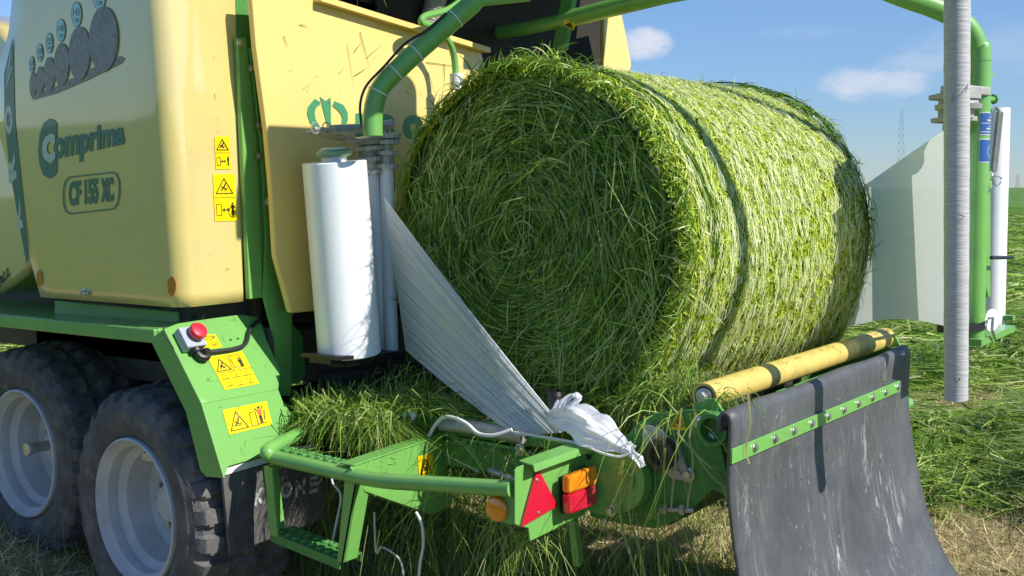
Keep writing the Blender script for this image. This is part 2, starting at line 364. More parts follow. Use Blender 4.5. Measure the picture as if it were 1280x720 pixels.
S1 = Surf((2.8885, 3.7, 1.315), pn)                       # outer skin of the left cover
S2 = Surf((3.0, 3.6335, 1.5), (0,-1,0))                   # its rear return
b = MB()
for i, (cx, cy, rx, ry, tx, ty, tr, th) in enumerate([(41,106,4.3,15.5,39.5,81,3.2,11),(49.5,101,5,18.5,49.5,66,4,11.5),(61,93,7,22,61.5,54,4.6,13),(76.5,80.5,9.5,27,76,38,5.6,14.5),(99,66.5,13.5,33.5,95.5,18,6.5,16),(129,49,18,41,124,-4,8,17)]):
    S1.ell(b, cx, cy, rx, ry, .0030+.0006*i, 1, 36, .02)
    S1.ell(b, tx, ty, tr, th, .003, 3, 24); S1.ell(b, tx, ty, tr-.8, th-1, .0034, 2, 24)
    s_ = ['110','120','125','140','145','155'][i]
    S1.text(b, s_, [(tx-tr*.68,ty-th*.50+.6),(tx+tr*.68,ty-th*.50-.6),(tx+tr*.68,ty+th*.12-.6),(tx-tr*.68,ty+th*.12+.6)], .0040, .02, 0)
    S1.text(b, 'CM', [(tx-tr*.45,ty+th*.3),(tx+tr*.45,ty+th*.26),(tx+tr*.45,ty+th*.6),(tx-tr*.45,ty+th*.64)], .0040, .02, 0)
S1.plate(b, [(39,120),(60,112),(90,98),(118,84),(150,70),(156,73),(152,79),(110,100),(70,117),(41,125)], .0022, 0, 1)
part(b, 'bale_size_decal', [mTeal, mStraw, mDisc, mTeal], SC, smooth=0)
b = MB()
S1.text(b, 'C', [(47.5,150),(71,147),(71,222),(47.5,225)], .003, .05, 0)
S1.text(b, 'c', [(52.5,169),(69,166.5),(69,201),(52.5,204)], .0042, .03, 1)
S1.text(b, 'omprima', [(66.5,164),(155.5,151),(155.5,189),(66.5,211)], .003, .045, 0)
part(b, 'cover_lettering', [mTeal, mPale], SC, smooth=0)
b = MB()
for s_, q in (('CF',((85.5,227),(100.5,225),(101,256.5),(85.5,258))),('155',((105,224.5),(122,222.5),(122.5,254.5),(105.5,256))),('XC',((125.5,222.5),(141,221),(141.5,252),(126,253.5)))): S1.text(b, s_, q, .003, .05)
S1.line(b, [(87,221.5),(140,215.6),(145.5,218),(148.6,226),(149,240),(147,254),(142,261),(88,267.3),(82,264),(79.2,255),(79,240),(81,227)], 1.7, .003, 0, True)
part(b, 'model_badge', [mTeal], SC, smooth=0)
b = MB()                                                   # pale letters on the dark band of the front edge
band = [(5,92),(16,46),(18.5,150),(23.5,200),(30,260),(37,322),(33,330),(22,270),(11,205),(5.5,150)]
S1.plate(b, band, .0022, 0, 0)
for s_, q in (('N',((7.5,96),(14,60),(15,86),(7.5,112))),('O',((5,136),(14.5,128),(16.5,166),(7,170))),('R',((8,196),(18,190),(21,222),(11.5,230))),('K',((17,252),(24,247),(29,284),(22.5,288)))):
    S1.text(b, s_, (q[3], q[0], q[1], q[2]), .0032, .05, 1)
part(b, 'edge_lettering', [mTeal, mPale], SC, smooth=0)
for q in ((49,348,3.6,11),(214.5,358,5.4,12.2)):
    b = MB(); S1.ell(b, *q, .004, 0); P0 = S1(q[0], q[1], .004); part(b, 'side_reflector', [mOrgR], SC, smooth=0)
b = MB()
for dx in (-4, 0, 4.4): bolt(b, S1(107+dx, 366, .001), pn, .009 if dx else .014)
part(b, 'cover_latch', [mZinc], SC)
sticker(S2, 'warning_sticker', [(268.2,170.5),(287,170.8),(289,211),(270,211.5)], 'tall', SC)
sticker(S2, 'warning_sticker', [(266.2,218),(293,217.5),(296.5,276),(269,276.5)], 'tall', SC)
# ---- front cover beyond it
def front_cover(mir):
    mb = MB(); prof = [(4.78,1.55),(4.83,1.42),(4.95,1.36),(5.1,1.30),(5.25,1.30),(5.6,1.55),(6.3,1.6),(6.9,1.7),(6.9,2.25),(6.2,2.55),(5.3,2.62),(4.98,2.52),(4.80,2.36)]
    x = 2.99 if not mir else 5.71; s = 1 if not mir else -1
    mb.prism([(x, y, z) for y, z in prof], (s*.5, 0, 0)); return mb
FC = part(front_cover(False), 'front_cover', mYelSide, R, bevel=.03); part(front_cover(True), 'front_cover', mYelSide, R, bevel=.03)
SF = Surf((2.988, 5, 2), (-1,0,0)); b = MB()
SF.text(b, 'BALL', [(-8,352),(12,331),(12.5,343),(-7,366)], .003, .03); part(b, 'front_lettering', [mInk], FC, smooth=0)
b = MB(); b.box((3.10, 5.25, 2.60), (3.12, 6.0, 2.74), 0); SR = Surf((3.097,5.4,2.6),(-1,0,0))
SR.text(b, 'R', [(-4,31),(1.6,31),(1.6,41),(-4,41)], .003, .03, 1); part(b, 'front_sign', [mWhP, mInk], R, smooth=0)
# ---- rear face panels of the bale chamber
YP = 3.5; S3 = Surf((3.8, YP, 2), (0,-1,0)); g3 = lambda px, py: at(px, py, 1, YP)
lp = [g3(345,320), g3(340,235), g3(334,166), g3(320,60), g3(314,-14), g3(385,-6), g3(400,2), g3(602,65), g3(608,92)]
lp += [(4.62, YP, 2.2), (4.75, YP, 1.9), (4.75, YP, 1.24), g3(372,391), g3(364,391)]
LP = part(MB().prism(lp, (0, .03, 0)), 'rear_panel', mYel, R, smooth=0, bevel=.006)
b = MB(); e0, e1 = g3(392,-1), g3(604,64)
b.prism([e0+Vector((0,-.045,-.012)), e0+Vector((0,-.045,.012)), e1+Vector((0,-.045,.014)), e1+Vector((0,-.045,-.010))], (0,.045,0)); part(b, 'panel_lip', [mYel], LP, smooth=0)
b = MB(); T = lambda pts: [(360+x/4.5, 100+y/4.5) for x, y in pts]
for pts in ([(150,105),(115,150),(108,190),(125,240),(150,272),(178,255),(155,220),(150,180),(162,150),(182,138),(180,122)],
            [(262,118),(252,145),(275,165),(297,190),(306,215),(300,265),(325,265),(338,220),(335,180),(312,140)],
            [(180,93),(212,118),(240,95),(243,262),(222,262)]): S3.plate(b, T(pts), .003)
part(b, 'emblem', [mDecG], LP, smooth=0); b = MB()
x0 = 445
for k, ch in enumerate('KRONE'):
    a, w = x0+k*29.5, 26; dy = .06*k*29.5/2
    S3.text(b, ch, [(a,141.5+dy),(a+w,142.4+dy),(a+w,173.4+dy),(a,172.5+dy)], .003, .10)
part(b, 'panel_lettering', [mDecG], LP, smooth=0)
rp = [(5.56,3.4,1.24),(4.9,3.4,1.24),(4.9,3.4,1.9),(5.5,3.4,2.2),at(755,88,1,3.4),at(755.5,16,1,3.4),at(776,11,1,3.4),at(783,45,1,3.4),at(789.5,80,1,3.4),(5.85,3.4,2.2),(5.85,3.4,1.24)]
part(MB().prism(rp, (0, .03, 0)), 'rear_panel', mYel, R, smooth=0, bevel=.006)
# ---- dark chamber behind the panels with its rollers
b = MB(); b.box((3.25,4.1,.95),(5.55,4.16,2.95)); b.box((3.30,3.68,.95),(3.33,4.1,2.40)); b.box((5.5,3.68,.95),(5.54,4.1,2.6)); b.box((3.34,3.68,1.0),(5.49,4.09,1.16))
b.box((3.3,4.17,1.0),(5.5,6.6,2.5)); b.prism([(5.52,3.5,2.35),(5.52,3.56,2.35),(5.52,4.1,3.0),(5.52,3.9,3.0)], (-.05,0,0)); part(b, 'bale_chamber', [mInt], R, smooth=0)
for y, z, r in ((3.86,2.48,.085),(3.88,2.10,.09),(3.88,1.72,.09),(3.86,1.36,.09),(3.98,2.78,.09)):
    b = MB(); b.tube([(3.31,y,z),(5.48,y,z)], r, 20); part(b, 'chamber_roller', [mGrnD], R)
xe = at(766,45,1,3.60).x; b = MB(); b.box((4.0,3.60,1.2),(xe,3.612,3.2)); b.box((3.36,3.60,1.2),(4.0,3.612,2.40)); part(b, 'chamber_shade_sheet', [mShade], R, smooth=0)  # dark sheet across the opening stands in for the shade inside
# hoses, belts and brackets along the top edge
b = MB(); b.prism([(3.6,3.59,2.97),(5.75,3.59,2.97),(5.75,2.7,2.97),(4.62,2.7,2.97),(4.62,3.06,2.97),(3.6,3.06,2.97)],(0,0,.03)); part(b, 'chamber_shade_plate', [mGrnD], R, smooth=0)  # unseen roof plate, added to keep the sun off the chamber opening
b = MB(); b.box((3.9,3.85,2.63),(5.5,4.08,2.72)); b.box((4.1,3.75,2.66),(4.3,3.84,2.9)); part(b, 'top_beam', [mDark], R, smooth=0, bevel=.008)
for k in range(4):
    b = MB(); yy = 3.70+.02*k; b.tube([(3.6+.15*k,yy,2.70-.02*k),(4.0,yy-.05,2.62+.03*k),(4.4,yy-.02,2.66+.03*k),(4.9,yy,2.72)], .016, 8, smooth=6); part(b, 'hydraulic_hose', [mHose], R)
b = MB(); p0, p1 = at(536,34,1,3.55), at(548,-12,1,3.55)
b.tube([p0.lerp(p1, k/24.) for k in range(25)], [.045+.006*(k%2) for k in range(25)], 14); part(b, 'ribbed_hose', [mAlu], R, smooth=60)
b = MB(); P3 = lambda pts, y=3.36: [at(px, py, 1, y) for px, py in pts]
b.tube(P3([(585,-6),(560,12),(532,20),(527,28),(540,33),(558,48),(567,68),(570,97)]), .016, 10, smooth=6); RP = part(b, 'bent_rod', [mGrn], R)
b = MB(); b.tube(P3([(570,92),(571,112)]), .03, 12); part(b, 'rod_cap', [mWhP], RP)
# ---- tailgate frame (green posts between cover and panel)
q = lambda pts, y: [at(px, py, 1, y) for px, py in pts]
b = MB(); b.prism(q([(294,-30),(312,-30),(318,60),(326,120),(336,205),(342,320),(330,320),(320,180),(310,60),(308,48),(296,48)],3.632),(0,.006,0)); part(b, 'gate_backing', [mGrnD], R, smooth=0)
b = MB(); b.prism(q([(297,47),(308,47),(322,185),(329,372),(312,374)],3.605),(0,.024,0)); FRM = part(b, 'tailgate_frame', [mGrn], R, smooth=0, bevel=.003)
b = MB(); b.prism(q([(308,47),(313,95),(327,180),(333,230),(336,300),(329,372),(322,185)],3.612),(0,.016,0)); part(b, 'frame_rib', [mGrn], FRM, smooth=0, bevel=.002)
b = MB(); b.prism(q([(313,60),(320,118),(326,166),(334,166),(339,235),(345,320),(362,385),(365,400),(364,495),(346,495),(344,425),(330,370),(333,300),(327,180)],3.59),(0,.013,0)); part(b, 'gate_arm', [mGrn], R, smooth=0, bevel=.004)
for px, py in ((300,54),(314,86),(323,157),(324,195)):
    b = MB(); bolt(b, at(px,py,1,3.588), (0,-1,0), .011); part(b, 'frame_bolt', [mZinc], FRM)
b = MB(); b.tube(q([(334,252),(342,253)],3.56), .014, 10); part(b, 'frame_pin', [mZinc], FRM)
b = MB(); b.prism(q([(362,400),(378,420),(382,470),(372,480),(362,480)],3.612),(0,.02,0)); part(b, 'gate_foot', [mGrnD], R, smooth=0)
# ---- chassis, axles
b = MB()
for x in (3.62, 4.98): b.box((x-.06,2.9,.62),(x+.06,6.8,.86))
b.box((3.56,3.45,.66),(5.04,3.6,.98)); b.box((3.1,3.72,1.0),(5.6,3.78,1.17)); b.box((3.3,3.6,.9),(3.34,5.3,1.2)); part(b, 'chassis', [mDark], R, smooth=0, bevel=.01)
WH = ((2.85,3.936,.475),(3.0,4.972,.556))
for (x, y, z) in WH:
    b = MB(); b.tube([(x+.25,y,z),(8.7-x-.25,y,z)], .07, 16); part(b, 'axle', [mDark], R)
# ---- wheels
def tyre_prof():
    w = .46; P = []
    for h, r in ((.05,.285),(.02,.295),(.0,.32),(-.012,.37),(-.012,.41),(-.004,.425),(.0,.445),(.010,.463),(.022,.478),(.035,.488)): P.append((h, r))
    for k in range(15): P.append((.05+(w-.1)*k/14, .495+.012*math.sin(math.pi*k/14)))
    for h, r in ((.035,.488),(.022,.478),(.01,.463),(0,.445),(-.012,.39),(.0,.32),(.05,.285)): P.append((w-h, r))
    return P
tp = tyre_prof(); NL = 28
def tread(fr, i, h, r):
    if r < .455: return r
    c = (h-.23)/.23; ph = (fr*NL + .42*abs(c) + .10*math.sin(9*c)) % 1
    ins = 1 if ph < .60 else 0
    gr = 0 if (abs(abs(c)-.28) < .06) else 1
    base = r-.019*(1 if r > .48 else .6)
    wear = .004*math.sin(fr*37)+.003*math.sin(fr*91+c*5)
    return base + (.021+wear)*ins*gr
def wheel(x, y, z, s, st=0):
    o = Vector((x, y, z)); ax = Vector((s*math.cos(st),-s*math.sin(st),0))
    hb = MB(); hb.lathe([(.14,0),(.14,.05),(.15,.075),(.24,.08),(.24,.0)], o, ax, 24)
    W = part(hb, 'wheel', [mRim], R)
    tb = MB(); tb.lathe(tp, o, ax, NL*12, fn=tread); part(tb, 'tyre', [mTyre], W, smooth=28)
    rb = MB(); rb.lathe([(.03,.275),(.012,.302),(-.004,.300),(-.008,.292),(.004,.284),(.018,.276),(.03,.262),(.055,.256),(.075,.258),(.085,.245),(.10,.228),(.16,.222),(.20,.215),(.215,.19),(.212,.15),(.20,.13),(.195,.075),(.20,.06)], o, ax, 72)
    rb.lathe([(.24,.30),(.25,.24),(.40,.25),(.45,.30)], o, ax, 48); RM = part(rb, 'rim', [mRim], W, smooth=30)
    for k in range(10):
        a = 2*math.pi*k/10; nb = MB(); bolt(nb, o+ax*.197+Vector((0,math.cos(a),math.sin(a)))*.105, -ax, .013, .018); part(nb, 'wheel_nut', [mZinc], W)
    vb = MB(); c_ = o+ax*.16+Vector((0,-.12*1,.19)) if y > 4.5 else o+ax*.10+Vector((0,.02,.222))
    if y > 4.5: vb.tube([o+ax*.12+Vector((0,-.02,.02)), o+ax*.02+Vector((0,-.02,.02))], .024, 10); vb.disc(o+ax*.03+Vector((0,-.02,.02)), -ax, .034, .02, 12)
    else: vb.box(c_-Vector((.02,.03,.03)), c_+Vector((.02,.03,.0)))
    part(vb, 'valve', [mZinc], W)
for (x, y, z), st in zip(WH, (math.radians(6.5), math.radians(4))): wheel(x, y, z, 1, st); wheel(8.7-x, y, z, -1, st)
# ---- fender, valance and rear mudguard
XM = 2.83
A, B_, C_ = at(205,411,0,XM), at(252,505,0,XM), at(280,598,0,XM)
b = MB(); fz0, fz1 = 1.176, 1.232
b.box((XM-.001,A.y+.06,fz0),(XM+.018,6.2,fz1)); b.box((XM+.018,A.y+.06,fz1-.02),(3.44,6.2,fz1)); part(b, 'fender', [mGrn], R, smooth=0, bevel=.006)
b = MB(); b.prism([at(68,376,0,3.02), at(222,390,0,3.02), at(223,404,0,3.02), at(68,393,0,3.02)], (.03,0,0)); part(b, 'valance', [mGrn], R, smooth=0, bevel=.004)
b = MB(); b.box((3.03,3.72,1.235),(3.4,3.95,1.30)); b.disc((3.02,3.75,1.262),(-1,0,0),.012,.01,8); part(b, 'cover_bracket', [mDark], R, smooth=0)
n1 = (B_-A).cross(X).normalized(); n2 = (C_-B_).cross(X).normalized()
SU, SL = Surf(A, n1), Surf(B_, n2)
up = [SU(*p) for p in [(205,411),(222,404),(262,398),(300,393),(322,396),(328,406),(333,424),(342,444),(350,462),(349.5,475),(348,486.5)]]; j = up[-1]; j = B_+X*((j-B_).dot(X)); up[-1] = j; up.append(B_)
lo = [B_, j]+[SL(*p) for p in [(353,500),(362,514),(374,525),(383,541),(384,552),(340,567),(286,583),(280,598)]]
b = MB(); th = .006
b.prism(up, -SU.n*th); b.prism([p for p in lo], -SL.n*th)
fl = [at(187,424,0,XM-.003), at(205,411,0,XM-.003), at(252,505,0,XM-.003), at(280,598,0,XM-.003), at(257,596,0,XM-.003), at(250,588,0,XM-.003), at(232,515,0,XM-.003)]
b.prism(fl, (.006,0,0))
MG = part(b, 'mudguard', [mGrn], R, smooth=0, bevel=.003)
sticker(SU, 'warning_sticker', [(247,419.5),(269,417.5),(278,434),(254,437)], 'go', MG, 'yellow STOP and GO sticker')
sticker(SU, 'warning_sticker', [(259.5,446.5),(303,439),(324,479.5),(281,487.5)], 'four', MG)
sticker(SL, 'warning_sticker', [(278,512.5),(333,501.5),(340.5,530.5),(286.5,543.5)], 'wide', MG)
for px, py in ((288.5,424.5),(297.5,423)):
    b = MB(); SU.ell(b, px, py, 1.6, .9, .003); part(b, 'mudguard_hole', [mBlk], MG, smooth=0)
# control box
sx = X; sy = (B_-A).normalized(); c0 = SU(234,428); sn = SU.n
def loc(u, w, h): return c0+sx*u+sy*w+sn*h
b = MB(); hx, hy, hz = .047, .046, .046
b.hexa([loc(u,w,h) for h in (.002,hz) for u, w in ((-hx,-hy),(hx,-hy),(hx,hy),(-hx,hy))]); CB = part(b, 'control_box', [mGreyB], R, smooth=0, bevel=.005)
b = MB(); b.lathe([(0,.02),(.012,.022),(.014,.034),(.03,.036),(.038,.032),(.042,.018),(.043,0)], loc(.012,-.005,hz-.001), sn, 24); part(b, 'stop_button', [mRedB], CB, smooth=40)
b = MB(); b.tube([loc(.0,hy,.02), loc(.01,hy+.035,.02), loc(.035,hy+.04,.022), loc(.05,hy+.01,.02)], .016, 10, smooth=4); b.disc(loc(0,hy-.001,.022), sy, .024, .02, 12); part(b, 'cable_gland', [mBlk], CB)
b = MB(); b.tube([SU(px,py,.014) for px, py in [(253,441),(268,439.5),(290,436.5),(304,432),(309,425),(312,413),(319,404),(328,399)]], .0085, 8, smooth=5)
part(b, 'control_cable', [mHose], R); b = MB(); b.tube([SU(px,py,.004) for px, py in [(206,408),(204,416),(211,426),(217,436)]], .003, 6, smooth=4); part(b, 'control_cable', [mHose], R)
b = MB(); b.tube([(3.42,3.62,1.22),(3.43,3.6,1.34)], .02, 12); part(b, 'stay_rod', [mZinc], R)
# mud flap
yf = C_.y+.035; S4 = Surf((3, yf, .6), (0,-1,0)); fpx = [(277.5,587),(283,584),(392,553),(400,557),(409,647),(288,693.5)]
b = MB(); b.prism([S4(*p) for p in fpx], (0,.012,0)); MF = part(b, 'mud_flap', [mFlap], R, smooth=0)
b = MB(); S4.plate(b, [(280,585.5),(392,553.5),(393,561),(281,593.5)], .003, .004, 0); part(b, 'flap_strip', [mWhP], MF, smooth=0)
b = MB()
for s_, qd in (('K',((298,618),(315,613),(317,633),(300,638))),('R',((318,613),(337,607),(339,627),(320,632))),('O',((339,608),(356,603),(358,623),(341,628))),('N',((359,604),(376,599),(378,619),(361,624))),('E',((380,599),(396,594),(398,615),(382,619)))): S4.text(b, s_, [(316+(p_-298)*.84, q_+(p_-298)*.04-5) for p_, q_ in qd], .003, .05, 0, .15)
part(b, 'flap_lettering', [mWorn], MF, smooth=0)
b = MB()
for i in range(14):
    x = 292+i*8.2
    for yy in (632, 655): 
        a = yy-.27*(x-292)+random.uniform(-3,3); S4.line(b, [(x,a),(x+.9,a+8)], 1.6, .002)
S4.line(b, [(288,681),(408,637)], .7, .002, 0)
part(b, 'flap_ribs', [mFlap], MF, smooth=0)
# ---- step and bumper tube
XB = 2.95
b = MB(); tb = [at(392,534,0,3.30), at(352,553,0,3.03), at(337,561,0,XB), at(334,566,0,XB-.02), at(345,572,0,XB), at(390,582.5,0,XB), at(440,594,0,XB), at(480,601,0,XB), at(560,606,0,XB), at(640,611,0,XB)]
b.tube(tb, .027, 16, smooth=5); part(b, 'bumper_tube', [mGrn], R)
def serrated(a, c, w, hgt):
    mb = MB(); a, c = Vector(a), Vector(c); d = (c-a); 
    mb.bar(a, c, w, .006); mb.bar(a+X*w/2-Z*hgt/2, c+X*w/2-Z*hgt/2, .006, hgt+.006); mb.bar(a-X*w/2-Z*hgt/2, c-X*w/2-Z*hgt/2, .006, hgt+.006)
    n = 8
    for row in (-.25, .25):
        for k in range(n):
            p = a+d*((k+.5+(.25 if row > 0 else 0))/(n+.5))+X*(w*row)+Z*.003
            mb.lathe([(0,.018),(.007,.016),(.010,.012),(.004,.010)], p, Z, 10)
    return mb
b = serrated(at(346,560,0,XB+.06), at(436,582,0,XB+.06), .055, .04); part(b, 'upper_tread', [mGrnD], R, smooth=0)
b = MB(); l0, l1 = at(335,585,0,XB), at(342,670,0,XB); k0, k1 = at(436,600,0,XB), at(426,703,0,XB)
b.prism([l0+Y*.035, l0-Y*.02, l1-Y*.02, l1+Y*.02], (.012,0,0)); b.prism([l0+Y*.035, l0+Y*.023, l1+Y*.008, l1+Y*.02], (.07,0,0)); part(b, 'step_post', [mGrn], R, smooth=0, bevel=.002); b = MB()
b.prism([k0+Y*.02, k0-Y*.04, k1-Y*.012, k1+Y*.02], (.012,0,0)); b.prism([k0-Y*.028, k0-Y*.04, k1-Y*.012, k1], (.075,0,0))
ST = part(b, 'step_post', [mGrn], R, smooth=0, bevel=.002)
a_, c_ = at(338,667,0,XB)+X*.06, at(424,702,0,XB)+X*.06
b = serrated(a_, c_, .11, .028); part(b, 'step_tread', [mGrnD], R, smooth=0)
# ---- gusset bracket with sticker
S5 = Surf((3.2, 2.8, .7), (0,-1,0)); b = MB()
b.prism([S5(*p) for p in [(438,585),(441,582),(553,543),(557,544),(566,628),(542,643.5),(455,612)]], (0,.006,0))
b.bar(S5(441,582)+Y*.03, S5(555,543)+Y*.03, .07, .006); b.bar(S5(456,613)+Y*.03, S5(542,643)+Y*.03, .06, .006); b.bar(S5(542,643)+Y*.02, S5(566,628)+Y*.02, .03, .006)
GB = part(b, 'gusset_bracket', [mGrn], R, smooth=0, bevel=.002)
sticker(S5, 'warning_sticker', [(522.5,570.5),(541.5,565.5),(542.5,596),(524,599.5)], 'tri', GB)
# ---- lamp board
YL = 2.10; S6 = Surf((3.2, YL, .75), (0,-1,0)); b = MB()
b.prism([S6(*p) for p in [(644,588),(647,584),(729,554.5),(733,560),(732,643),(663,676.5),(661,660),(650,658),(644,655)]], (0,.006,0))
b.prism([at(p[0],p[1],0,XB+.012) for p in [(612,606),(648,600),(650,658),(613,650)]], (.006,0,0))
LB = part(b, 'lamp_board', [mGrn], R, smooth=0, bevel=.002)
b = MB(); h0, h1 = S6(655,583,.0), S6(731,556,.0)
b.prism([h0+Vector((0,.02,.018)), h0+Vector((0,-.038,.010)), h0+Vector((0,-.043,-.014)), h0+Vector((0,-.038,-.011)), h0+Vector((0,-.033,.004)), h0+Vector((0,.02,.012))], h1-h0); part(b, 'lamp_hood', [mGrn], LB, smooth=0, bevel=.003)
b = MB(); S6.plate(b, [(670,584.5),(650,658),(695,632)], .004, .008, 0)
for k in ((671,600),(673,641)): b.disc(S6(*k,.012), (0,-1,0), .006, .004, 10, 1)
part(b, 'warning_triangle', [mRed, mZinc], LB, smooth=0, bevel=.0015)
b = MB(); S6.plate(b, [(699,595),(737,580),(738,627),(700,642)], .004, .022, 0); TL_ = part(b, 'tail_lamp', [mBlk], LB, smooth=0, bevel=.004)
b = MB(); S6.plate(b, [(702,594),(737,580.5),(737,604),(702,616)], .034, .032, 0); part(b, 'indicator_lens', [mAmb], LB, smooth=0, bevel=.009)
b = MB(); S6.plate(b, [(702,617),(737,605),(737.5,629),(703,642)], .034, .032, 0); part(b, 'brake_lens', [mRed], LB, smooth=0, bevel=.009)
S7 = Surf((XB+.012, 2.2, .8), (-1,0,0)); b = MB(); c_ = S7(622.5,635.5)
b.lathe([(0,.041),(.012,.041),(.018,.036),(.022,.022),(.024,.008),(.023,0)], c_, S7.n, 32); 
part(b, 'side_marker', [mAmb], LB, smooth=30)
b = MB(); p0, p1 = at(716,648,1,2.15), at(723,706,1,2.15); b.bar(p0, p1, .028, .03, up=X); part(b, 'lower_post', [mGrn], R, smooth=0, bevel=.003)
# ---- wrapping table
b = MB()
for x in (3.46, 5.26): b.box((x-.025,1.75,.70),(x+.025,3.35,.80)); b.box((x-.02,2.1,.82),(x+.02,3.3,.855))
for y in (1.85, 2.65, 3.25): b.box((3.49,y-.04,.72),(5.23,y+.04,.79))
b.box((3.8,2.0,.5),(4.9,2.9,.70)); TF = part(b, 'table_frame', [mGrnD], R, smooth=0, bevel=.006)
b = MB(); b.tube([at(552,530,0,3.42), at(590,534,0,3.42), at(655,546,0,3.42)], .026, 14); b.tube([(3.5,2.9,.9),(3.5,3.3,.9)], .03, 14); part(b, 'table_rail', [mAlu], R)
S8 = Surf((3.44,2.8,.85),(-1,0,0)); b = MB()
b.prism([S8(*p) for p in [(462,512),(532,507),(548,526),(570,531),(570,541),(536,540),(521,527),(521,556),(468,541)]], (.012,0,0))
b.prism([S8(*p) for p in [(438,505),(470,500),(555,500),(575,520),(640,532),(640,540),(572,533),(552,515),(470,513),(440,525)]], (.010,0,0))
part(b, 'table_channel', [mGrnD], R, smooth=0, bevel=.003)
b = MB(); b.prism([S8(*p) for p in [(560,545),(612,553),(655,561),(664,568),(664,584),(640,578),(575,563)]], (.012,0,0)); 
CHN = part(b, 'rail_plate', [mGrn], R, smooth=0, bevel=.002)
b = MB(); bolt(b, S8(650,562,.004), (-1,0,0), .016, .014); part(b, 'rail_bolt', [mZinc], CHN); b = MB()
for k in range(5): b = MB(); b.disc(S8(574+k*11,550+k*2,.002), (-1,0,0), .005, .001, 8, 1); part(b, 'rail_hole', [mZinc, mBlk], CHN)
b = MB(); b.tube([S8(511,521,.0), S8(511,521,.05)], .03, 14); b.tube([S8(511,521,.05), S8(507,530,.055), S8(510,545,.05), S8(514,540,.03)], .012, 8, smooth=4); part(b, 'hose_fitting', [mZinc], R)
for y, z in ((3.05,.90),(2.55,.80),(2.1,.86)):
    b = MB(); b.tube([(3.5,y,z),(5.22,y,z)], .045, 18); part(b, 'table_roller', [mDark], R)
b = MB()
for x in (3.75,4.1,4.45,4.8): b.box((x,2.05,.835),(x+.2,3.08,.85))
part(b, 'table_belt', [mBlk], R, smooth=0)
b = MB(); b.tube([S8(612,588,.05), S8(645,600,.05)], .012, 8); b.tube([S8(556,568,0), S8(600,590,0)], .008, 8); part(b, 'table_linkage', [mZinc], R)
# side plate (left) with motor and hub, mirrored plate on the far side
XS = 3.42; S9 = Surf((XS,1.8,.8),(-1,0,0)); b = MB()
ppx = [(737,645),(742,600),(768,556),(787,540),(800,526),(815,517),(860,512),(884,513),(905,517),(918,524),(921,534),(915,546),(901,554),(906,580),(912,603),(920,610),(919,619),(910,622),(891,612),(867,635),(850,649),(818,661),(760,652)]
b.prism([S9(*p) for p in ppx], (.016,0,0)); far = [S9(*p) for p in ppx]
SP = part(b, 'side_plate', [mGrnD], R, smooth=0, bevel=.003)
b = MB(); b.prism([Vector((5.24,p.y,p.z)) for p in far], (.016,0,0)); part(b, 'side_plate', [mGrnD], R, smooth=0, bevel=.003)
b = MB(); b.prism([S9(*p, .004) for p in [(884,513),(905,517),(918,524),(921,534),(915,546),(901,554),(888,556),(872,540),(872,520)]], S9.n*.02); hc = S9(897,535,.02)
b.lathe([(0,.055),(.045,.053),(.047,.04),(.005,.036),(.004,0)], hc, S9.n, 28, 1)
for k in ((874,528),(886,549)): bolt(b, S9(*k,.024), S9.n, .015, .014, 2)
part(b, 'bearing_hub', [mGrn, mGrnD, mZinc], SP, smooth=30)
mc = S9(833,565,.004); b = MB()
for dy_, dz_ in ((.055,.06),(-.055,-.06)): bolt(b, mc+Vector((-.012,dy_,dz_)), S9.n, .010, .01)
b.prism([mc+Vector((0,y,z)) for y, z in ((.085,.05),(.07,.085),(.03,.085),(-.055,.03),(-.085,-.05),(-.07,-.085),(-.03,-.085),(.055,-.03))], S9.n*.014)
b.lathe([(.01,.055),(.05,.055),(.055,.05),(.055,.035),(.035,.03),(.035,0)], mc, S9.n, 28, 1); part(b, 'drive_motor', [mAlu, mInt], SP, smooth=30)
sticker(S9, 'warning_sticker', [(847,514),(851,514),(858,538),(837,537)], 'tri', SP)
b = MB(); b.disc(S9(861,593,.001), S9.n, .026, .008, 16); bolt(b, S9(861,593,.008), S9.n, .014, .012); part(b, 'plate_bolt', [mZinc], SP)
b = MB(); b.tube([S9(826,637,.03), S9(868,638,.03)], .009, 8); b.disc(S9(835,637,.03), (0,1,0), .018, .02, 6); b.disc(S9(857,638,.03), (0,1,0), .018, .02, 6); part(b, 'threaded_rod', [mZinc], SP)
b = MB(); b.tube([S9(917,613,.0)-X*.02, S9(917,613)+X*1.85], .028, 14); part(b, 'cross_tube', [mGrn], R)
gc = S9(768,600,.07); b = MB()
b.prism([gc+Vector((0,.115*math.cos(a),.115*math.sin(a))) for a in [math.pi*2*k/40 for k in range(40)]], (.06,0,0))
b.prism([S9(737,585,.064),S9(744,562,.064),S9(764,558,.064),S9(764,647,.064),S9(737,640,.064)], (.04,0,0))
GC = part(b, 'gear_cover', [mGrn], R, smooth=30, bevel=.003)
b = MB()
for px, py in ((741,600),(764,638)):
    b = MB(); bolt(b, S9(px,py,.072), S9.n, .014, .012); part(b, 'cover_bolt', [mZinc], GC)
b = MB(); b.lathe([(0,.0),(0,.011),(.01,.011),(.012,0)], S9(757,651,.072), S9.n, 10); part(b, 'cover_bolt', [mZinc], GC)
b = MB(); arc = [S9(772+17*math.cos(a), 601+15*math.sin(a), .078) for a in [-1.9+2.5*k/8 for k in range(9)]]
for i in range(8): b.bar(arc[i], arc[i+1], .02, .004, up=X)
part(b, 'cover_rib', [mGrn], GC, smooth=0); b = MB(); b.bar(S9(768,622,.08), S9(772,641,.08), .02, .005, up=X); part(b, 'cover_rib', [mGrn], GC, smooth=0)
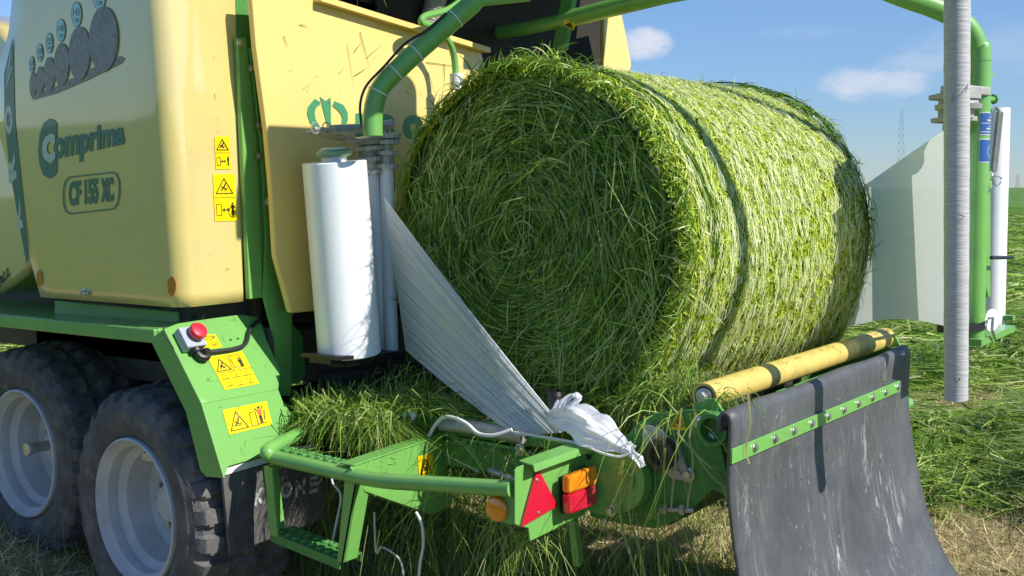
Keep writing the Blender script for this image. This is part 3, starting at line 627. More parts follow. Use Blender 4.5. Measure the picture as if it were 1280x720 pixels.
# rear roller
ra, rb_ = at(880.5,495.5,1,1.70), at(1107,422,1,1.70)
b = MB(); d_ = (rb_-ra).normalized(); b.lathe([(0,0),(0,.030),(.0,.044),(.004,.046),((rb_-ra).length-.004,.046),((rb_-ra).length,.044),((rb_-ra).length,0)], ra, d_, 32)
YR = part(b, 'rear_roller', [mRol], R, smooth=40)
b = MB(); b.lathe([(-.002,0),(-.002,.032),(0,.036),(.01,.036)], ra-d_*.0, d_, 24); part(b, 'roller_end_cap', [mDark], YR)
b = MB(); bolt(b, ra-d_*.003, -d_, .019, .022); part(b, 'roller_bolt', [mZinc], YR)
b = MB(); b.prism([S9(*p, .0)+X*.02 for p in [(868,500),(890,500),(900,516),(865,516)]], (.014,0,0)); part(b, 'roller_bracket', [mGrn], R, smooth=0); b = MB(); b.prism([Vector((rb_.x-.03,p.y,p.z)) for p in [S9(*p) for p in [(868,496),(890,496),(900,516),(865,516)]]], (.014,0,0)); part(b, 'roller_bracket', [mGrn], R, smooth=0)
b = MB(); b.bar((3.85,1.60,1.028),(4.6,1.60,1.028), .026, .006, up=(0,-.6,1)); b.bar((3.46,1.60,.975),(5.2,1.60,.975), .05,.05); part(b, 'roller_guard', [mGrnD], R, smooth=0)
# ---- rubber apron mat
prof = [(1.552,1.0),(1.552,1.03),(1.548,1.048),(1.539,1.060),(1.528,1.061),(1.517,1.052),(1.512,1.035),(1.512,.99),(1.514,.95),(1.516,.90),(1.517,.85),(1.515,.78),(1.508,.70),(1.500,.62),(1.490,.54),(1.474,.45),(1.45,.35),(1.415,.25),(1.37,.16),(1.31,.075),(1.24,.02),(1.15,.0),(1.0,-.005),(.85,-.01)]
b = MB(); nx = 36; xa, xb = 3.262, 5.075; vs = []
for i, (y, z) in enumerate(prof):
    for k in range(nx+1):
        u = k/nx; dy = (.010*math.sin(u*9+i*.35)+.014*math.sin(u*4.2-i*.2))*min(1, max(0,(i-9)/10)); skew = (.02 if i > 12 else 0)*u*(i-12)/10
        xx = xa+(xb-xa)*u + (.012*u+.085*(1-u))*max(0,(i-10))/9*min(1, 9/max(1,i-10))
        vs.append((xx, y-dy-skew, z+(.004*math.sin(u*14) if i in (3,4) else 0)))
fs = [(i*(nx+1)+k, i*(nx+1)+k+1, (i+1)*(nx+1)+k+1, (i+1)*(nx+1)+k) for i in range(len(prof)-1) for k in range(nx)]
b.add(vs, fs); RMAT = part(b, 'rubber_mat', [mMat], R, smooth=60, solid=.012)
b = MB(); sa, sb = at(914,571,1,1.502), at(1124,482.5,1,1.502); b.bar(sa, sb, .008, .048, up=Z); CS = part(b, 'clamp_strip', [mGrn], R, smooth=0, bevel=.002)
for k in range(10):
    b = MB(); bolt(b, sa.lerp(sb, .10+.88*k/9.)+Vector((0,-.004,0)), (0,-1,0), .011, .008); part(b, 'strip_bolt', [mZinc], CS)
b = MB(); b.tube([(3.266,1.534,1.036),(5.085,1.534,1.036)], .0165, 20); part(b, 'mat_tube', [mBlk], R)
# ---- overhead carrier and wrapping rotor
HUB = Vector((4.2, 2.2, 2.95))
XC = 4.9; cp = [at(560,52,0,XC+.15), at(605,44,0,XC+.05), at(660,35,0,XC), at(702,26,0,XC)]
b = MB(); b.tube(cp, .034, 16); b.tube([at(702,26,0,XC), at(730,19,0,XC), at(760,11,0,XC), at(825,-5,0,XC), at(880,-20,0,XC), (4.8,2.3,2.80), (4.5,2.22,2.9), HUB+Z*.12], .043, 16, smooth=5)
CR = part(b, 'carrier_beam', [mGrn], R)
b = MB(); c1, c2 = at(700,62,0,XC), at(712,-6,0,XC); b.bar(c1, c2, .075, .04, up=X); part(b, 'carrier_gusset', [mGrnD], R, smooth=0, bevel=.008); b = MB(); b.bar(at(610,50,0,XC), at(614,18,0,XC), .04,.04, up=X); part(b, 'carrier_post', [mGrnD], R, smooth=0, bevel=.008)
SCR = Surf(at(712,31,0,XC-.062), (-1,0,0)); sticker(SCR, 'warning_sticker', [(706,24),(719.5,30),(717,38),(704.5,32)], 'tri', CR)
b = MB(); b.lathe([(-.1,0),(-.1,.13),(-.06,.2),(.05,.2),(.1,.14),(.25,.14),(.25,0)], HUB, Z, 28); part(b, 'rotor_hub', [mGrn], R, smooth=40)
b = MB(); b.box((3.40,2.06,2.79),(4.45,2.34,2.935)); part(b, 'rotor_shade_beam', [mGrn], R, smooth=0, bevel=.01)  # unseen beam added to shade the left arm, sized to the panel's shadow edge
# left wrapping arm
pa = Vector((3.25, 3.15, 1.9)); nA = (HUB-pa).cross(Z).normalized(); gA = lambda px, py: onp(px, py, pa, nA)
path = [gA(466,170), gA(466,145), gA(471,120), gA(481,103), gA(494,90), gA(520,65.7), gA(545,44), gA(569,23), gA(590,5), gA(612,-14)]
b = MB(); b.tube(path+[HUB+Vector((-.14,.12,-.02))], .039, 18, smooth=4); LA = part(b, 'wrap_arm', [mGrn], R)
b = MB()
full = catmull(path, 4)
for px, py in ((472,114),(493,91),(518,67),(570,22)):
    p = gA(px, py); i = min(range(1, len(full)-1), key=lambda k: (full[k]-p).length); d = (full[i+1]-full[i-1]).normalized()
    b = MB(); b.lathe([(-.003,.0402),(-.002,.0418),(.002,.0418),(.003,.0402)], full[i], d, 24); part(b, 'cable_tie', [mRope], LA, smooth=0)
b = MB(); b.tube([gA(459,160)-X*.03, gA(458,132)-X*.035, gA(466,108)-X*.036, gA(488,84)-X*.036, gA(516,56)-X*.045, gA(540,40)-X*.038, gA(565,18)-X*.036], .005, 8, smooth=5); part(b, 'arm_hose', [mHose], LA)
b = MB(); b.bar(gA(596,3), at(664,-4,1,2.6), .05, .03); part(b, 'arm_gusset', [mGrn], R, smooth=0, bevel=.01)
# left film unit (hangs slightly tilted)
YU = 3.28; f0, f1 = at(437,443,1,YU), at(418,202,1,YU); ax = (f1-f0).normalized(); ay = Y; axx = ay.cross(ax).normalized()
def fu(x, y, h): return f0+axx*x+Y*y+ax*h      # x to the machine's right, y forward, h along the roll
def fpx(px, py, y=YU): return at(px, py, 1, y)
FH = (f1-f0).length
def stretch_roller(parent, lo_, hi_, r, h2, gears):
    mb = MB(); mb.tube([lo_, hi_], r, 20); part(mb, 'stretch_roller', [mFilmB], parent, smooth=35)
    ax_ = (hi_-lo_).normalized(); mb = MB(); mb.tube([hi_, hi_+ax_*h2], r*1.05, 18)
    for hh, rr in gears: mb.lathe([(hh-.009,0),(hh-.009,rr),(hh+.009,rr),(hh+.009,0)], hi_, ax_, 40, 0, fn=lambda fr, i, h, q: q+(.003*(int(fr*40)%2) if q > .01 else 0))
    part(mb, 'roller_gear', [mAlu], parent, smooth=35)
b = MB(); b.bar(fpx(392,164), fpx(440,176), .085, .012); b.bar(fpx(430,177), fpx(492,168), .10, .014)
FU = part(b, 'film_unit', [mAlu], R, smooth=0, bevel=.003)
for (px0, px1, yy, r, hx_) in ((480,462,YU+.03,.036,215),(489,483,YU-.02,.030,208)):
    stretch_roller(FU, fpx(px0,438,yy), fpx(px1,hx_,yy), r, .12, ((-.0,.05),(.055,.06-.012*(r<.033)),(.10,.072-.014*(r<.033)),(.125,.062)))
b = MB(); b.bar(fpx(466,166),fpx(470,184),.05,.05,up=X)
part(b, 'unit_bracket', [mAlu], FU, smooth=0, bevel=.004)
b = MB(); b.tube([fpx(415,162,YU-.06), fpx(462,160,YU-.06), fpx(489,155,YU-.06)], .019, 14); b.tube([fpx(392,161,YU-.06), fpx(418,162,YU-.06)], .008, 8)
for px in (394,408,484): 
    c = fpx(px,160,YU-.06); b.tube([c+Vector((0.022*math.cos(a),0,.022*math.sin(a))) for a in [k*math.pi/6 for k in range(13)]], .0025, 6, caps=False)
part(b, 'gas_strut', [mAlu], FU)
b = MB(); b.bar(fpx(398,446), fpx(497,438), .20, .015); b.bar(fpx(400,451), fpx(470,455), .12,.02); b.lathe([(-.03,.10),(-.005,.11),(-.003,.0)], f0, ax, 28)
b.bar(fpx(492,445,YU+.04), fpx(486,190,YU+.04), .035, .03, up=Y); part(b, 'unit_base', [mBlk], FU, smooth=30)
b = MB(); b.tube([fu(0,0,FH), fu(0,0,FH+.055)], .05, 20); b.lathe([(.02,.06),(.028,.072),(.04,.07),(.05,.05),(.052,0)], f1, ax, 20, 1); part(b, 'roll_clamp', [mWhP, mCore], FU, smooth=40)
# right wrapping arm, film unit and hanging guard pipe
PR = Vector((5.1, 1.23, 0)); nB = (HUB-PR).cross(Z).normalized(); gB = lambda px, py: onp(px, py, PR, nB)
p0 = gB(1225,80); vert = Vector((p0.x, p0.y, 0)); zb = at(1225,424,1,p0.y).z
path = [HUB+Vector((.12,-.12,-.02)), gB(1060,-36), gB(1120,-8), gB(1165,8), gB(1195,22), gB(1212,38), gB(1221,58), p0, Vector((p0.x,p0.y,1.5)), Vector((p0.x,p0.y,zb))]
b = MB(); b.tube(path, .044, 18, smooth=5); b.lathe([(-.002,.0455),(.002,.0455)], Vector((p0.x,p0.y,at(1225,76,1,p0.y).z)), Z, 20); RA = part(b, 'wrap_arm', [mGrn], R)
g = lambda px, py, dy=0: at(px, py, 1, p0.y+dy)
b = MB(); b.prism([g(1234,92), g(1246,91), g(1236,101)], (0,.008,0)); part(b, 'arm_fin', [mGrn], RA, smooth=0); b = MB(); b.prism([g(1233,112), g(1238,108), g(1240,136), g(1233,138)], (0,.03,0)); b.tube([g(1214,124), g(1245,124)], .012, 10); b.disc(g(1241,124), X, .022, .02, 8)
part(b, 'arm_bracket', [mGrn], RA, smooth=0); b = MB(); b.prism([g(1236,206),g(1240,206),g(1240,236),g(1236,238)], (0,.02,0)); part(b, 'spring_anchor', [mGrn], RA, smooth=0); b = MB(); b.prism([g(1228,248),g(1238,240),g(1238,370),g(1236,372),g(1233,360)], (0,.02,0))
part(b, 'arm_rib', [mGrn], RA, smooth=0); b = MB(); c_r = at(1243, 275, 1, p0.y+.16); q0 = g(1211,428); q1 = g(1254,428); b.box((q0.x, p0.y-.05, q0.z-.014), (q1.x, p0.y+.05, q0.z+.014)); part(b, 'arm_foot', [mGrn], RA, smooth=0); b = MB(); b.bar(Vector((c_r.x-.022,p0.y+.052,q0.z)), Vector((c_r.x-.022,c_r.y+.03,q0.z)), .05, .024); part(b, 'roll_carrier', [mGrn], RA, smooth=0); b = MB(); b.tube([Vector((c_r.x-.022,c_r.y,q0.z+.014)), Vector((c_r.x-.022,c_r.y,q0.z+.09))], .038, 16); part(b, 'roll_spigot', [mGrn], RA, smooth=0)
SB = Surf((p0.x, p0.y-.0465, 2), (0,-1,0)); b = MB()
def cyl_sticker(mb, z0, z1, a0, a1, r, mi):
    n = 10; vs = [(p0.x+r*math.sin(a0+(a1-a0)*k/n), p0.y-r*math.cos(a0+(a1-a0)*k/n), z) for z in (z0, z1) for k in range(n+1)]
    mb.add(vs, [(k, k+1, k+n+2, k+n+1) for k in range(n)], mi)
for (ya, yb, mi) in ((141,170,0),(174,204,0)):
    z1, z0 = g(1225,ya).z, g(1225,yb).z; cyl_sticker(b, z0, z1, -1.25, 1.1, .0452, 1); cyl_sticker(b, z0+.005, z1-.005, -1.2, 1.05, .0457, 0)
za, zb2 = g(1225,170).z, g(1225,141).z; cyl_sticker(b, za+.012, za+.016, -1.1, .9, .0462, 1); cyl_sticker(b, (za+zb2)/2, (za+zb2)/2+.003, -1.1, .9, .0462, 1)
for k, (a0, a1, u0, u1) in enumerate(((-.5,.1,.60,.68),(-.2,.7,.74,.79),(.0,.5,.85,.9),(-.6,.3,.25,.31),(-.3,.7,.36,.40))): cyl_sticker(b, za+(zb2-za)*u0, za+(zb2-za)*u1, a0, a1, .0463, 1)
z1, z0 = g(1225,174).z, g(1225,204).z; zc = (z0+z1)/2; ring = 26
for k in range(ring):
    a, c = 2*math.pi*k/ring, 2*math.pi*(k+1)/ring; f = lambda q, r: (.0465*math.sin(.18+r*math.cos(q)/.045), r*math.sin(q))
    b.add([(p0.x+f(q,r)[0], p0.y-.0465*math.cos(.18+r*math.cos(q)/.045), zc-.004+f(q,r)[1]) for q, r in ((a,.026),(c,.026),(c,.0285),(a,.0285))], [(0,1,2,3)], 1)
part(b, 'instruction_sticker', [mBlue, mPale], RA, smooth=0)
b = MB(); n_ = 60; s0, s1 = g(1250,140,-.02), g(1242,214,-.02); hel = [s0.lerp(s1, k/(n_*6))+Vector((.013*math.cos(k*math.pi/3), .013*math.sin(k*math.pi/3), 0)) for k in range(n_*6)]
b.tube(hel, .0028, 5); b.tube([s1, g(1240,222,-.02), g(1245,232,-.02), g(1251,228,-.02), g(1251,222,-.02), g(1243,220,-.02)], .003, 6, smooth=4); b.tube([s0, g(1244,134), g(1238,138)], .006, 6); part(b, 'tension_spring', [mZinc], RA)
b = MB(); b.tube([g(1239,322,-.06), g(1266,322,-.06)], .008, 8); part(b, 'black_lever', [mBlk], RA)
b = MB(); b.lathe([(0,.045),(.012,.048),(.014,.0)], g(1237,400,-.05), (-.4,-1,0), 20, 0); b.tube([g(1236,398,-.07), g(1241,397,-.07), g(1240,412,-.07), g(1244,424,-.06)], .006, 6, 1, mi=1); part(b, 'foot_cap', [mWhP, mZinc], RA)
# pre-stretch rollers of the right unit (seen behind the guard pipe)
rx = at(1193, 300, 1, p0.y+.05)
zlo, zhi = at(1184,410,1,p0.y).z, at(1184,160,1,p0.y).z
b = MB(); b.bar(Vector((rx.x-.09,rx.y,zhi+.165)), Vector((p0.x,p0.y,zhi+.165)), .10, .035); b.bar(Vector((rx.x-.085,rx.y,zhi+.09)), Vector((rx.x+.02,rx.y,zhi+.09)), .11, .10)
FU2 = part(b, 'film_unit', [mAlu], R, smooth=0, bevel=.006)
for dx, dy, r in ((.0,.0,.034),(.055,.04,.03)): stretch_roller(FU2, Vector((rx.x+dx,rx.y+dy,zlo)), Vector((rx.x+dx,rx.y+dy,zhi)), r, .16, ((.05,.075),(.145,.085)))
b = MB(); b.lathe([(-.02,0),(-.02,.036),(.05,.036),(.05,.058),(.085,.062),(.085,.088),(.105,.092),(.105,.078),(.125,.075),(.125,.085),(.15,.085),(.155,0)], Vector((rx.x-.06,rx.y-.02,zhi)), Z, 40); part(b, 'gear_head', [mAlu], FU2, smooth=35)
b = MB(); q0 = Vector((rx.x-.03,rx.y,zhi+.18)); b.tube([q0, q0+Z*.05], .018, 12); b.lathe([(.05,.024),(.06,.028),(.075,.024),(.08,0)], q0, Z, 14); part(b, 'gear_cap', [mAlu], FU2)
b = MB(); b.tube([q0+Vector((-.07,0,.0)), q0+Vector((-.055,0,.03)), q0+Vector((-.03,-.02,.02)), q0+Vector((.02,-.03,.025)), q0+Vector((.06,-.02,0))], .008, 6, smooth=4); part(b, 'unit_cable', [mBlk], FU2)
b = MB(); b.bar(Vector((rx.x-.06,rx.y,zlo-.03)), Vector((p0.x,p0.y,zlo-.03)), .10, .03); part(b, 'unit_base', [mBlk], FU2, smooth=0)
gp = Vector((4.05, 1.055)); zt = 2.90; zbm = at(1195,499,1,gp.y).z
pb = at(1195,499,1,gp.y); pt = at(1196.5,0,1,gp.y); dirp = (pt-pb).normalized()
b = MB(); kk = 60; pts = [pb+dirp*((zt-zbm)*k/kk) for k in range(kk+1)]
b.tube(pts, [.0395+.003*(k/kk)+.0004*math.sin(k*2.3)+.0004*math.sin(k*5.1) for k in range(kk+1)], 18); GP = part(b, 'guard_pipe', [mPipeG], R, smooth=60)
b = MB()
for px, py in ((1193,476),(1196,478),(1199,475)): c = at(px,py,1,gp.y-.040); b.tube([c, c+Vector((.010,0,.004))], .0022, 6)
for (u0, v0, u1, v1) in ((1190,126,1192,118),(1207,116,1212,88),(1190,6,1194,0),(1196,268,1206,271)):
    a, c = at(u0,v0,1,gp.y-.038), at(u1,v1,1,gp.y-.034); b.tube([a, (a+c)/2+Vector((.004,-.002,0)), c], .0015, 5)
part(b, 'pipe_scuffs', [mBlk], GP)
b = MB(); b.tube([pts[-1]+Vector((0,0,-.02)), pts[-1]+Vector((.0,.06,.06)), pts[-1]+Vector((.02,.2,.09)), HUB+Vector((-.02,-.14,.03))], .05, 16, smooth=6); part(b, 'guard_arm', [mGrn], R)

# =================================================================== FILM ROLLS AND FILM
b = MB(); rr = .128
b.lathe([(.0,.04),(.0,rr-.004),(.004,rr),(FH-.004,rr),(FH,rr-.004),(FH,.04),(0,.04)], f0, ax, 64)
FR = b.build('film_roll', [mFilm], smooth=30); tag(FR, 'big white roll of wrap film standing in front of the yellow rear panel', 'film roll', 'wrap film rolls')
b = MB(); b.lathe([(FH-.05,.036),(FH-.05,.046),(FH+.012,.046),(FH+.012,.036)], f0, ax, 28); o = b.build('core_tube', [mWhP], FR, smooth=30)
c = at(1243, 275, 1, p0.y+.16); zr0, zr1 = at(1243,409,1,p0.y+.16).z, at(1243,135,1,p0.y+.16).z
b = MB(); b.lathe([(0,.04),(0,.066),(zr1-zr0,.066),(zr1-zr0,.04),(0,.04)], Vector((c.x-.022,c.y,zr0)), Z, 40)
o = b.build('film_roll', [mFilm], smooth=30); tag(o, 'narrow white roll of wrap film behind the green pipe at the right', 'film roll', 'wrap film rolls')

# left film: from the pre-stretch roller gathered to the knot on the table rail
nu, nv = 110, 70
T0, T1 = fpx(480,246,YU-.11), fpx(507,438,YU-.13)
K0, K1 = at(693,519,0,3.40), at(646,545,0,3.40); G1 = at(703,548,0,3.38)
vs = []
ph = [rng.random()*6.28 for _ in range(9)]
for i in range(nu+1):
    s = i/nu                                           # along the film
    for k in range(nv*3+1):
        w = k/(nv*3)                                   # across, 0 = upper edge
        a = T0.lerp(T1, w); a = a+Vector((0,.0,0)) 
        e = K0.lerp(G1, min(1,w*2.2)) if w < .35 else K0.lerp(G1,.77).lerp(K1, (w-.35)/.65)
        p = a.lerp(e, s)
        # lower edge sags in a little
        p = p + Vector((0,0,1))*(-.012*math.sin(math.pi*s)*w*w) + Vector((0,0,-1))*.012*math.sin(math.pi*s)*(1-w)
        amp = .0012+.0050*s**.7
        rid = sum(math.sin(w*f+ph[n]+s*gk)*q for n,(f,gk,q) in enumerate(((55,1.,.5),(97,-.7,.6),(143,1.6,.45),(211,.4,.4),(31,-1.1,.6))))
        fold = .02*math.sin(w*7+1.5*s)*s
        p = p + Vector((-.85,-.45,.1))*(amp*rid+fold) 
        vs.append(p)
nw = nv*3+1
fs = [(i*nw+k, i*nw+k+1, (i+1)*nw+k+1, (i+1)*nw+k) for i in range(nu) for k in range(nw-1)]
o = MB().add(vs, fs).build('stretched_film', [mWebL], smooth=80); tag(o, 'pleated white film web stretched from the left roll down to the rail', 'plastic film', 'stretched film webs')
# right film: thin smooth sheet from the right unit to the far end of the bale
A0, A1 = at(1187,158,1,p0.y+.02), at(1187,409,1,p0.y+.02); B0, B1 = Vector((5.17,1.82,at(1060,246,1,1.78).z)), Vector((5.17,1.82,at(1058,413,1,1.78).z))
vs = []
for i in range(41):
    s = i/40
    for k in range(31):
        w = k/30; p = A0.lerp(A1, w).lerp(B0.lerp(B1, w), s)
        p = p+Vector((.7,.7,0))*(.012*math.sin(math.pi*s)*math.sin(3*w+1))+Vector((0,0,.03))*math.sin(math.pi*s)*(w**3)*1.2; vs.append(p)
fs = [(i*31+k, i*31+k+1, (i+1)*31+k+1, (i+1)*31+k) for i in range(40) for k in range(30)]
o = MB().add(vs, fs).build('stretched_film', [mWebR], smooth=80); tag(o, 'thin see-through film sheet between the bale and the right film unit', 'plastic film', 'stretched film webs')
# crumpled knot of film
def crumple(path, radii, seg, amp, seed, flat=.8):
    pts = catmull([Vector(p) for p in path], 10); n = len(pts); rs = np.interp(np.linspace(0,1,n), np.linspace(0,1,len(radii)), radii); vs = []
    a = Z
    for i, p in enumerate(pts):
        t = (pts[min(i+1,n-1)]-pts[max(i-1,0)]).normalized(); a = (Z-t*Z.dot(t)).normalized(); c = t.cross(a)
        for k in range(seg):
            g_ = 2*math.pi*k/seg
            wv = float(vnoise(np.array(i*.11+seed*9), np.array(math.cos(g_)*1.3+3), 4)+vnoise(np.array(i*.11+seed*5), np.array(math.sin(g_)*1.3+3), 6))-1
            ridge = 1+amp*1.0*wv+amp*.55*(1-2*abs(math.sin(2.5*g_+seed+.9*math.sin(i*.09+seed))))+amp*.28*(1-2*abs(math.sin(6.5*g_+seed*2+.05*i)))+amp*.16*math.sin(i*.55+3*math.sin(g_*2+seed))
            vs.append(p+(a*math.cos(g_)*flat+c*math.sin(g_))*rs[i]*ridge)
    fs = [(i*seg+k, i*seg+(k+1)%seg, (i+1)*seg+(k+1)%seg, (i+1)*seg+k) for i in range(n-1) for k in range(seg)]+[tuple(range(seg)), tuple(range((n-1)*seg, n*seg))]
    return vs, fs
kx = 3.36
kp = lambda px, py, x=kx: at(px, py, 0, x)
b = MB()
b.add(*crumple([kp(688,520,3.40), kp(700,523), kp(722,524,3.34), kp(748,538,3.33), kp(770,553,3.33), kp(783,563,3.33)], [.012,.045,.07,.066,.045,.02], 56, .34, 1.3))
b.add(*crumple([kp(780,558,3.33), kp(785,562,3.32), kp(790,566,3.32)], [.012,.034,.018], 30, .35, 4.1))
b.add(*crumple([kp(786,564,3.32), kp(796,572,3.31), kp(803,584,3.31)], [.016,.022,.012], 24, .45, 2.2, .6))
b.add(*crumple([kp(700,515,3.37), kp(706,503,3.38), kp(716,493,3.39)], [.025,.022,.008], 24, .5, 5.2, .7))
b.add(*crumple([kp(712,514,3.37), kp(722,499,3.38), kp(720,491,3.39)], [.022,.016,.006], 24, .5, 6.1, .6))
b.add(*crumple([kp(690,520,3.40), kp(694,510,3.41), kp(698,500,3.42)], [.02,.014,.005], 20, .5, 7.7, .6))
o = b.build('film_knot', [mBag], smooth=32); tag(o, 'crumpled bag-like bunch of white film tied in a knot under the bale', 'plastic film')
b = MB(); b.tube([at(694,494,0,3.47),at(696,515,0,3.47)], [.03,.035], 14); b.lathe([(0,.033),(.015,.028),(.022,.012),(.024,0)], at(694,494,0,3.47), Z, 16); part(b, 'film_clamp', [mBlk], R)
def rope(name, pts, r, label, cat='twine', m=None, group=None):
    mb = MB(); mb.tube(pts, r, 8, smooth=7); o = mb.build(name, [m or mRope]); tag(o, label, cat, group); return o
rope('twine', [at(536,545,0,3.37), at(545,530,0,3.37), at(555,521.5,0,3.37), at(570,523,0,3.36), at(585,531,0,3.35), at(598,542,0,3.34), at(618,544,0,3.34), at(640,537,0,3.36)], .0075, 'thick white twine looped over the grey table rail', group='loose twines')
rope('twine', [at(640,540,0,3.37), at(690,548,0,3.30), at(724,555,0,3.28), at(752,566,0,3.27), at(775,571,0,3.28), at(788,565,0,3.29)], .005, 'white twine lying along the underside of the film knot', group='loose twines')
rope('twine', [at(520,640,0,3.2), at(527,655,0,3.2), at(529,680,0,3.2), at(525,705,0,3.2), at(523,730,0,3.2)], .0055, 'white twine hanging below the gusset bracket', group='loose twines')
rope('twine', [at(468,640,0,3.3), at(470,690,0,3.3), at(478,684,0,3.3), at(500,700,0,3.3), at(505,730,0,3.3)], .004, 'pale twine dangling in an elbow under the step, left of the longest twine', group='loose twines')
rope('twine', [at(414,592,0,3.1), at(416,604,0,3.1), at(426,620,0,3.1), at(421,650,0,3.1), at(415,678,0,3.1)], .004, 'pale twine hanging inside the step frame', group='loose twines')
rope('twine', [at(917,524,0,3.36), at(923,545,0,3.34), at(921,580,0,3.33), at(916,606,0,3.34)], .0045, 'white twine hanging beside the hollow bearing hub at the mat edge', group='loose twines')

# =================================================================== THE BALE
bdir = math.radians(-5); BA = Vector((math.cos(bdir), math.sin(bdir), 0)); BP = Vector((math.sin(bdir), -math.cos(bdir), 0))   # axis, rearward
B0c = Vector((3.62, 2.53, 1.563)); BL = 1.51; BR = .71
def bR(th, s=0):                                # radius by angle (0 = rear, pi/2 = up), sagging low at the back
    d = np.angle(np.exp(1j*(th-math.radians(-48))))
    return BR*(1+.085*np.exp(-(d/.42)**2)*(.5+.9*s)+.012*np.sin(3*th+1)+.008*np.sin(7*th+2+3*s))*(1+.030*np.cos(2*th))*(1-.045*s*np.maximum(0, np.sin(th)))
mGrsEnd = grass_mat('bale_grass_shaded', [(0,(.035,.08,.009)),(.3,(.09,.19,.017)),(.62,(.19,.35,.034)),(.84,(.37,.53,.09)),(.95,(.62,.68,.28)),(1,(.50,.42,.20))], .2, .33)  # end-face grass: its shade and bright strand highlights are put into the ramp
mGrsSide = grass_mat('bale_grass_netted_lit', [(0,(.14,.22,.012)),(.2,(.36,.50,.028)),(.7,(.56,.68,.07)),(.88,(.66,.73,.15)),(1,(.78,.76,.36))], .25, .45)  # same grass on the netted side, ramp brightened for the sunlit look
mCore2 = noise_col(mat('bale_core', (.04,.08,.015), .9), [(.3,(.015,.03,.005)),(.7,(.04,.075,.012))], 30)
mNet = mat('net_wrap', (.74,.80,.44), .3)
BALE = empty('hay_bale', (4.3, 2.5, .9), 'round bale of fresh green grass lying on the wrapping table', 'hay bale')
nth, ns = 96, 16; vs = []; 
for s in np.linspace(0, 1, ns):
    for k in range(nth):
        th = 2*math.pi*k/nth; r = float(bR(th, s))*.976; xw_ = .10+s*(BL-.14); e = min(xw_, BL-xw_); r -= .05*max(0, 1-e/.07)**2
        vs.append(B0c+BA*(.10+s*(BL-.14))+BP*(r*math.cos(th))+Z*(r*math.sin(th)))
fs = [(i*nth+k, i*nth+(k+1)%nth, (i+1)*nth+(k+1)%nth, (i+1)*nth+k) for i in range(ns-1) for k in range(nth)]
for e, off in ((0,-1),(ns-1,1)):
    o_ = len(vs); vs.append(B0c+BA*(.10 if e == 0 else BL-.04)); fs += [(e*nth+k, e*nth+(k+1)%nth, o_) for k in range(nth)]
b = MB(); b.add(vs, fs); part(b, 'bale_core', [mCore2], BALE, smooth=40)
BAn, BPn, Bz, B0n = np.array(BA), np.array(BP), np.array(Z), np.array(B0c)
def bpt(s, th, r): return B0n+s[...,None]*BAn+(r*np.cos(th))[...,None]*BPn+(r*np.sin(th))[...,None]*Bz
def end_blades(N, lo, hi, dep, wid, face=0, rmax=1.0, tint=None, jit=.13):
    K = 6; rf = rmax*np.sqrt(rng.random(N)); th0 = rng.random(N)*2*np.pi
    L = rng.uniform(lo, hi, N)*(.45+.55*rf); t = np.linspace(0, 1, K)[None,:]
    R0 = rf*bR(th0); sg = np.where(rng.random(N) < .8, -1, 1); lowf = (fbm(np.cos(th0)*rf*3.2+7, np.sin(th0)*rf*3.2+3, 3, 41)-.5)*L*(1.2-rf*.95)*(.3+1.8*sst(.5,.66,fbm(np.cos(th0)*rf*2.1+17, np.sin(th0)*rf*2.1+13, 3, 58)))
    cen = np.maximum(R0, .10); dth = sg*L/cen; slope = rng.normal(0, jit, N)*L; slope2 = rng.normal(0, .35, N)*(rng.random(N)<.2)*L
    th = th0[:,None]+dth[:,None]*t; rad = R0[:,None]+(slope+slope2+lowf)[:,None]*t
    rad = np.clip(rad, .01, bR(th)*1.01)
    edge = (rad/BR)**7*.07; dpt = -dep*rng.random(N)**1.3-(.022*fbm(np.cos(th0)*rf*5+2, np.sin(th0)*rf*5+9, 3, 77)-.011)*2
    lift = rng.normal(0, .012, N)[:,None]*t + np.abs(rng.normal(0, .018, N))[:,None]*t**3*(-1)
    s = .012+edge-.035*(1-(rad/BR)**2)+dpt[:,None]+lift
    s = s if face == 0 else BL-s
    pos = bpt(s, th, rad); tan = nrm(np.gradient(pos, axis=1))
    side = nrm(np.cross(tan, nrm(BAn+rng.normal(0,.45,(N,1,3)))))
    w = 1.3*wid*rng.uniform(.5,1.4,N)[:,None]*(1-.8*np.linspace(0,1,K)[None,:]**2)*(.55+.45*np.minimum(1,t*5))
    return strips(pos, side, w, (rng.random(N)**1.3 if tint is None else tint(N)))
E1 = [end_blades(8500,.08,.36,-.06,.006), end_blades(7000,.06,.30,-.09,.0055), end_blades(4200,.08,.36,-.03,.005, tint=lambda n: .4+.55*rng.random(n)), end_blades(3000,.1,.35,.04,.006,face=1),
      end_blades(2600,.05,.22,-.05,.0045,rmax=.6,jit=.7), end_blades(2200,.04,.14,-.02,.005,jit=.8,tint=lambda n: rng.random(n)**.7)]
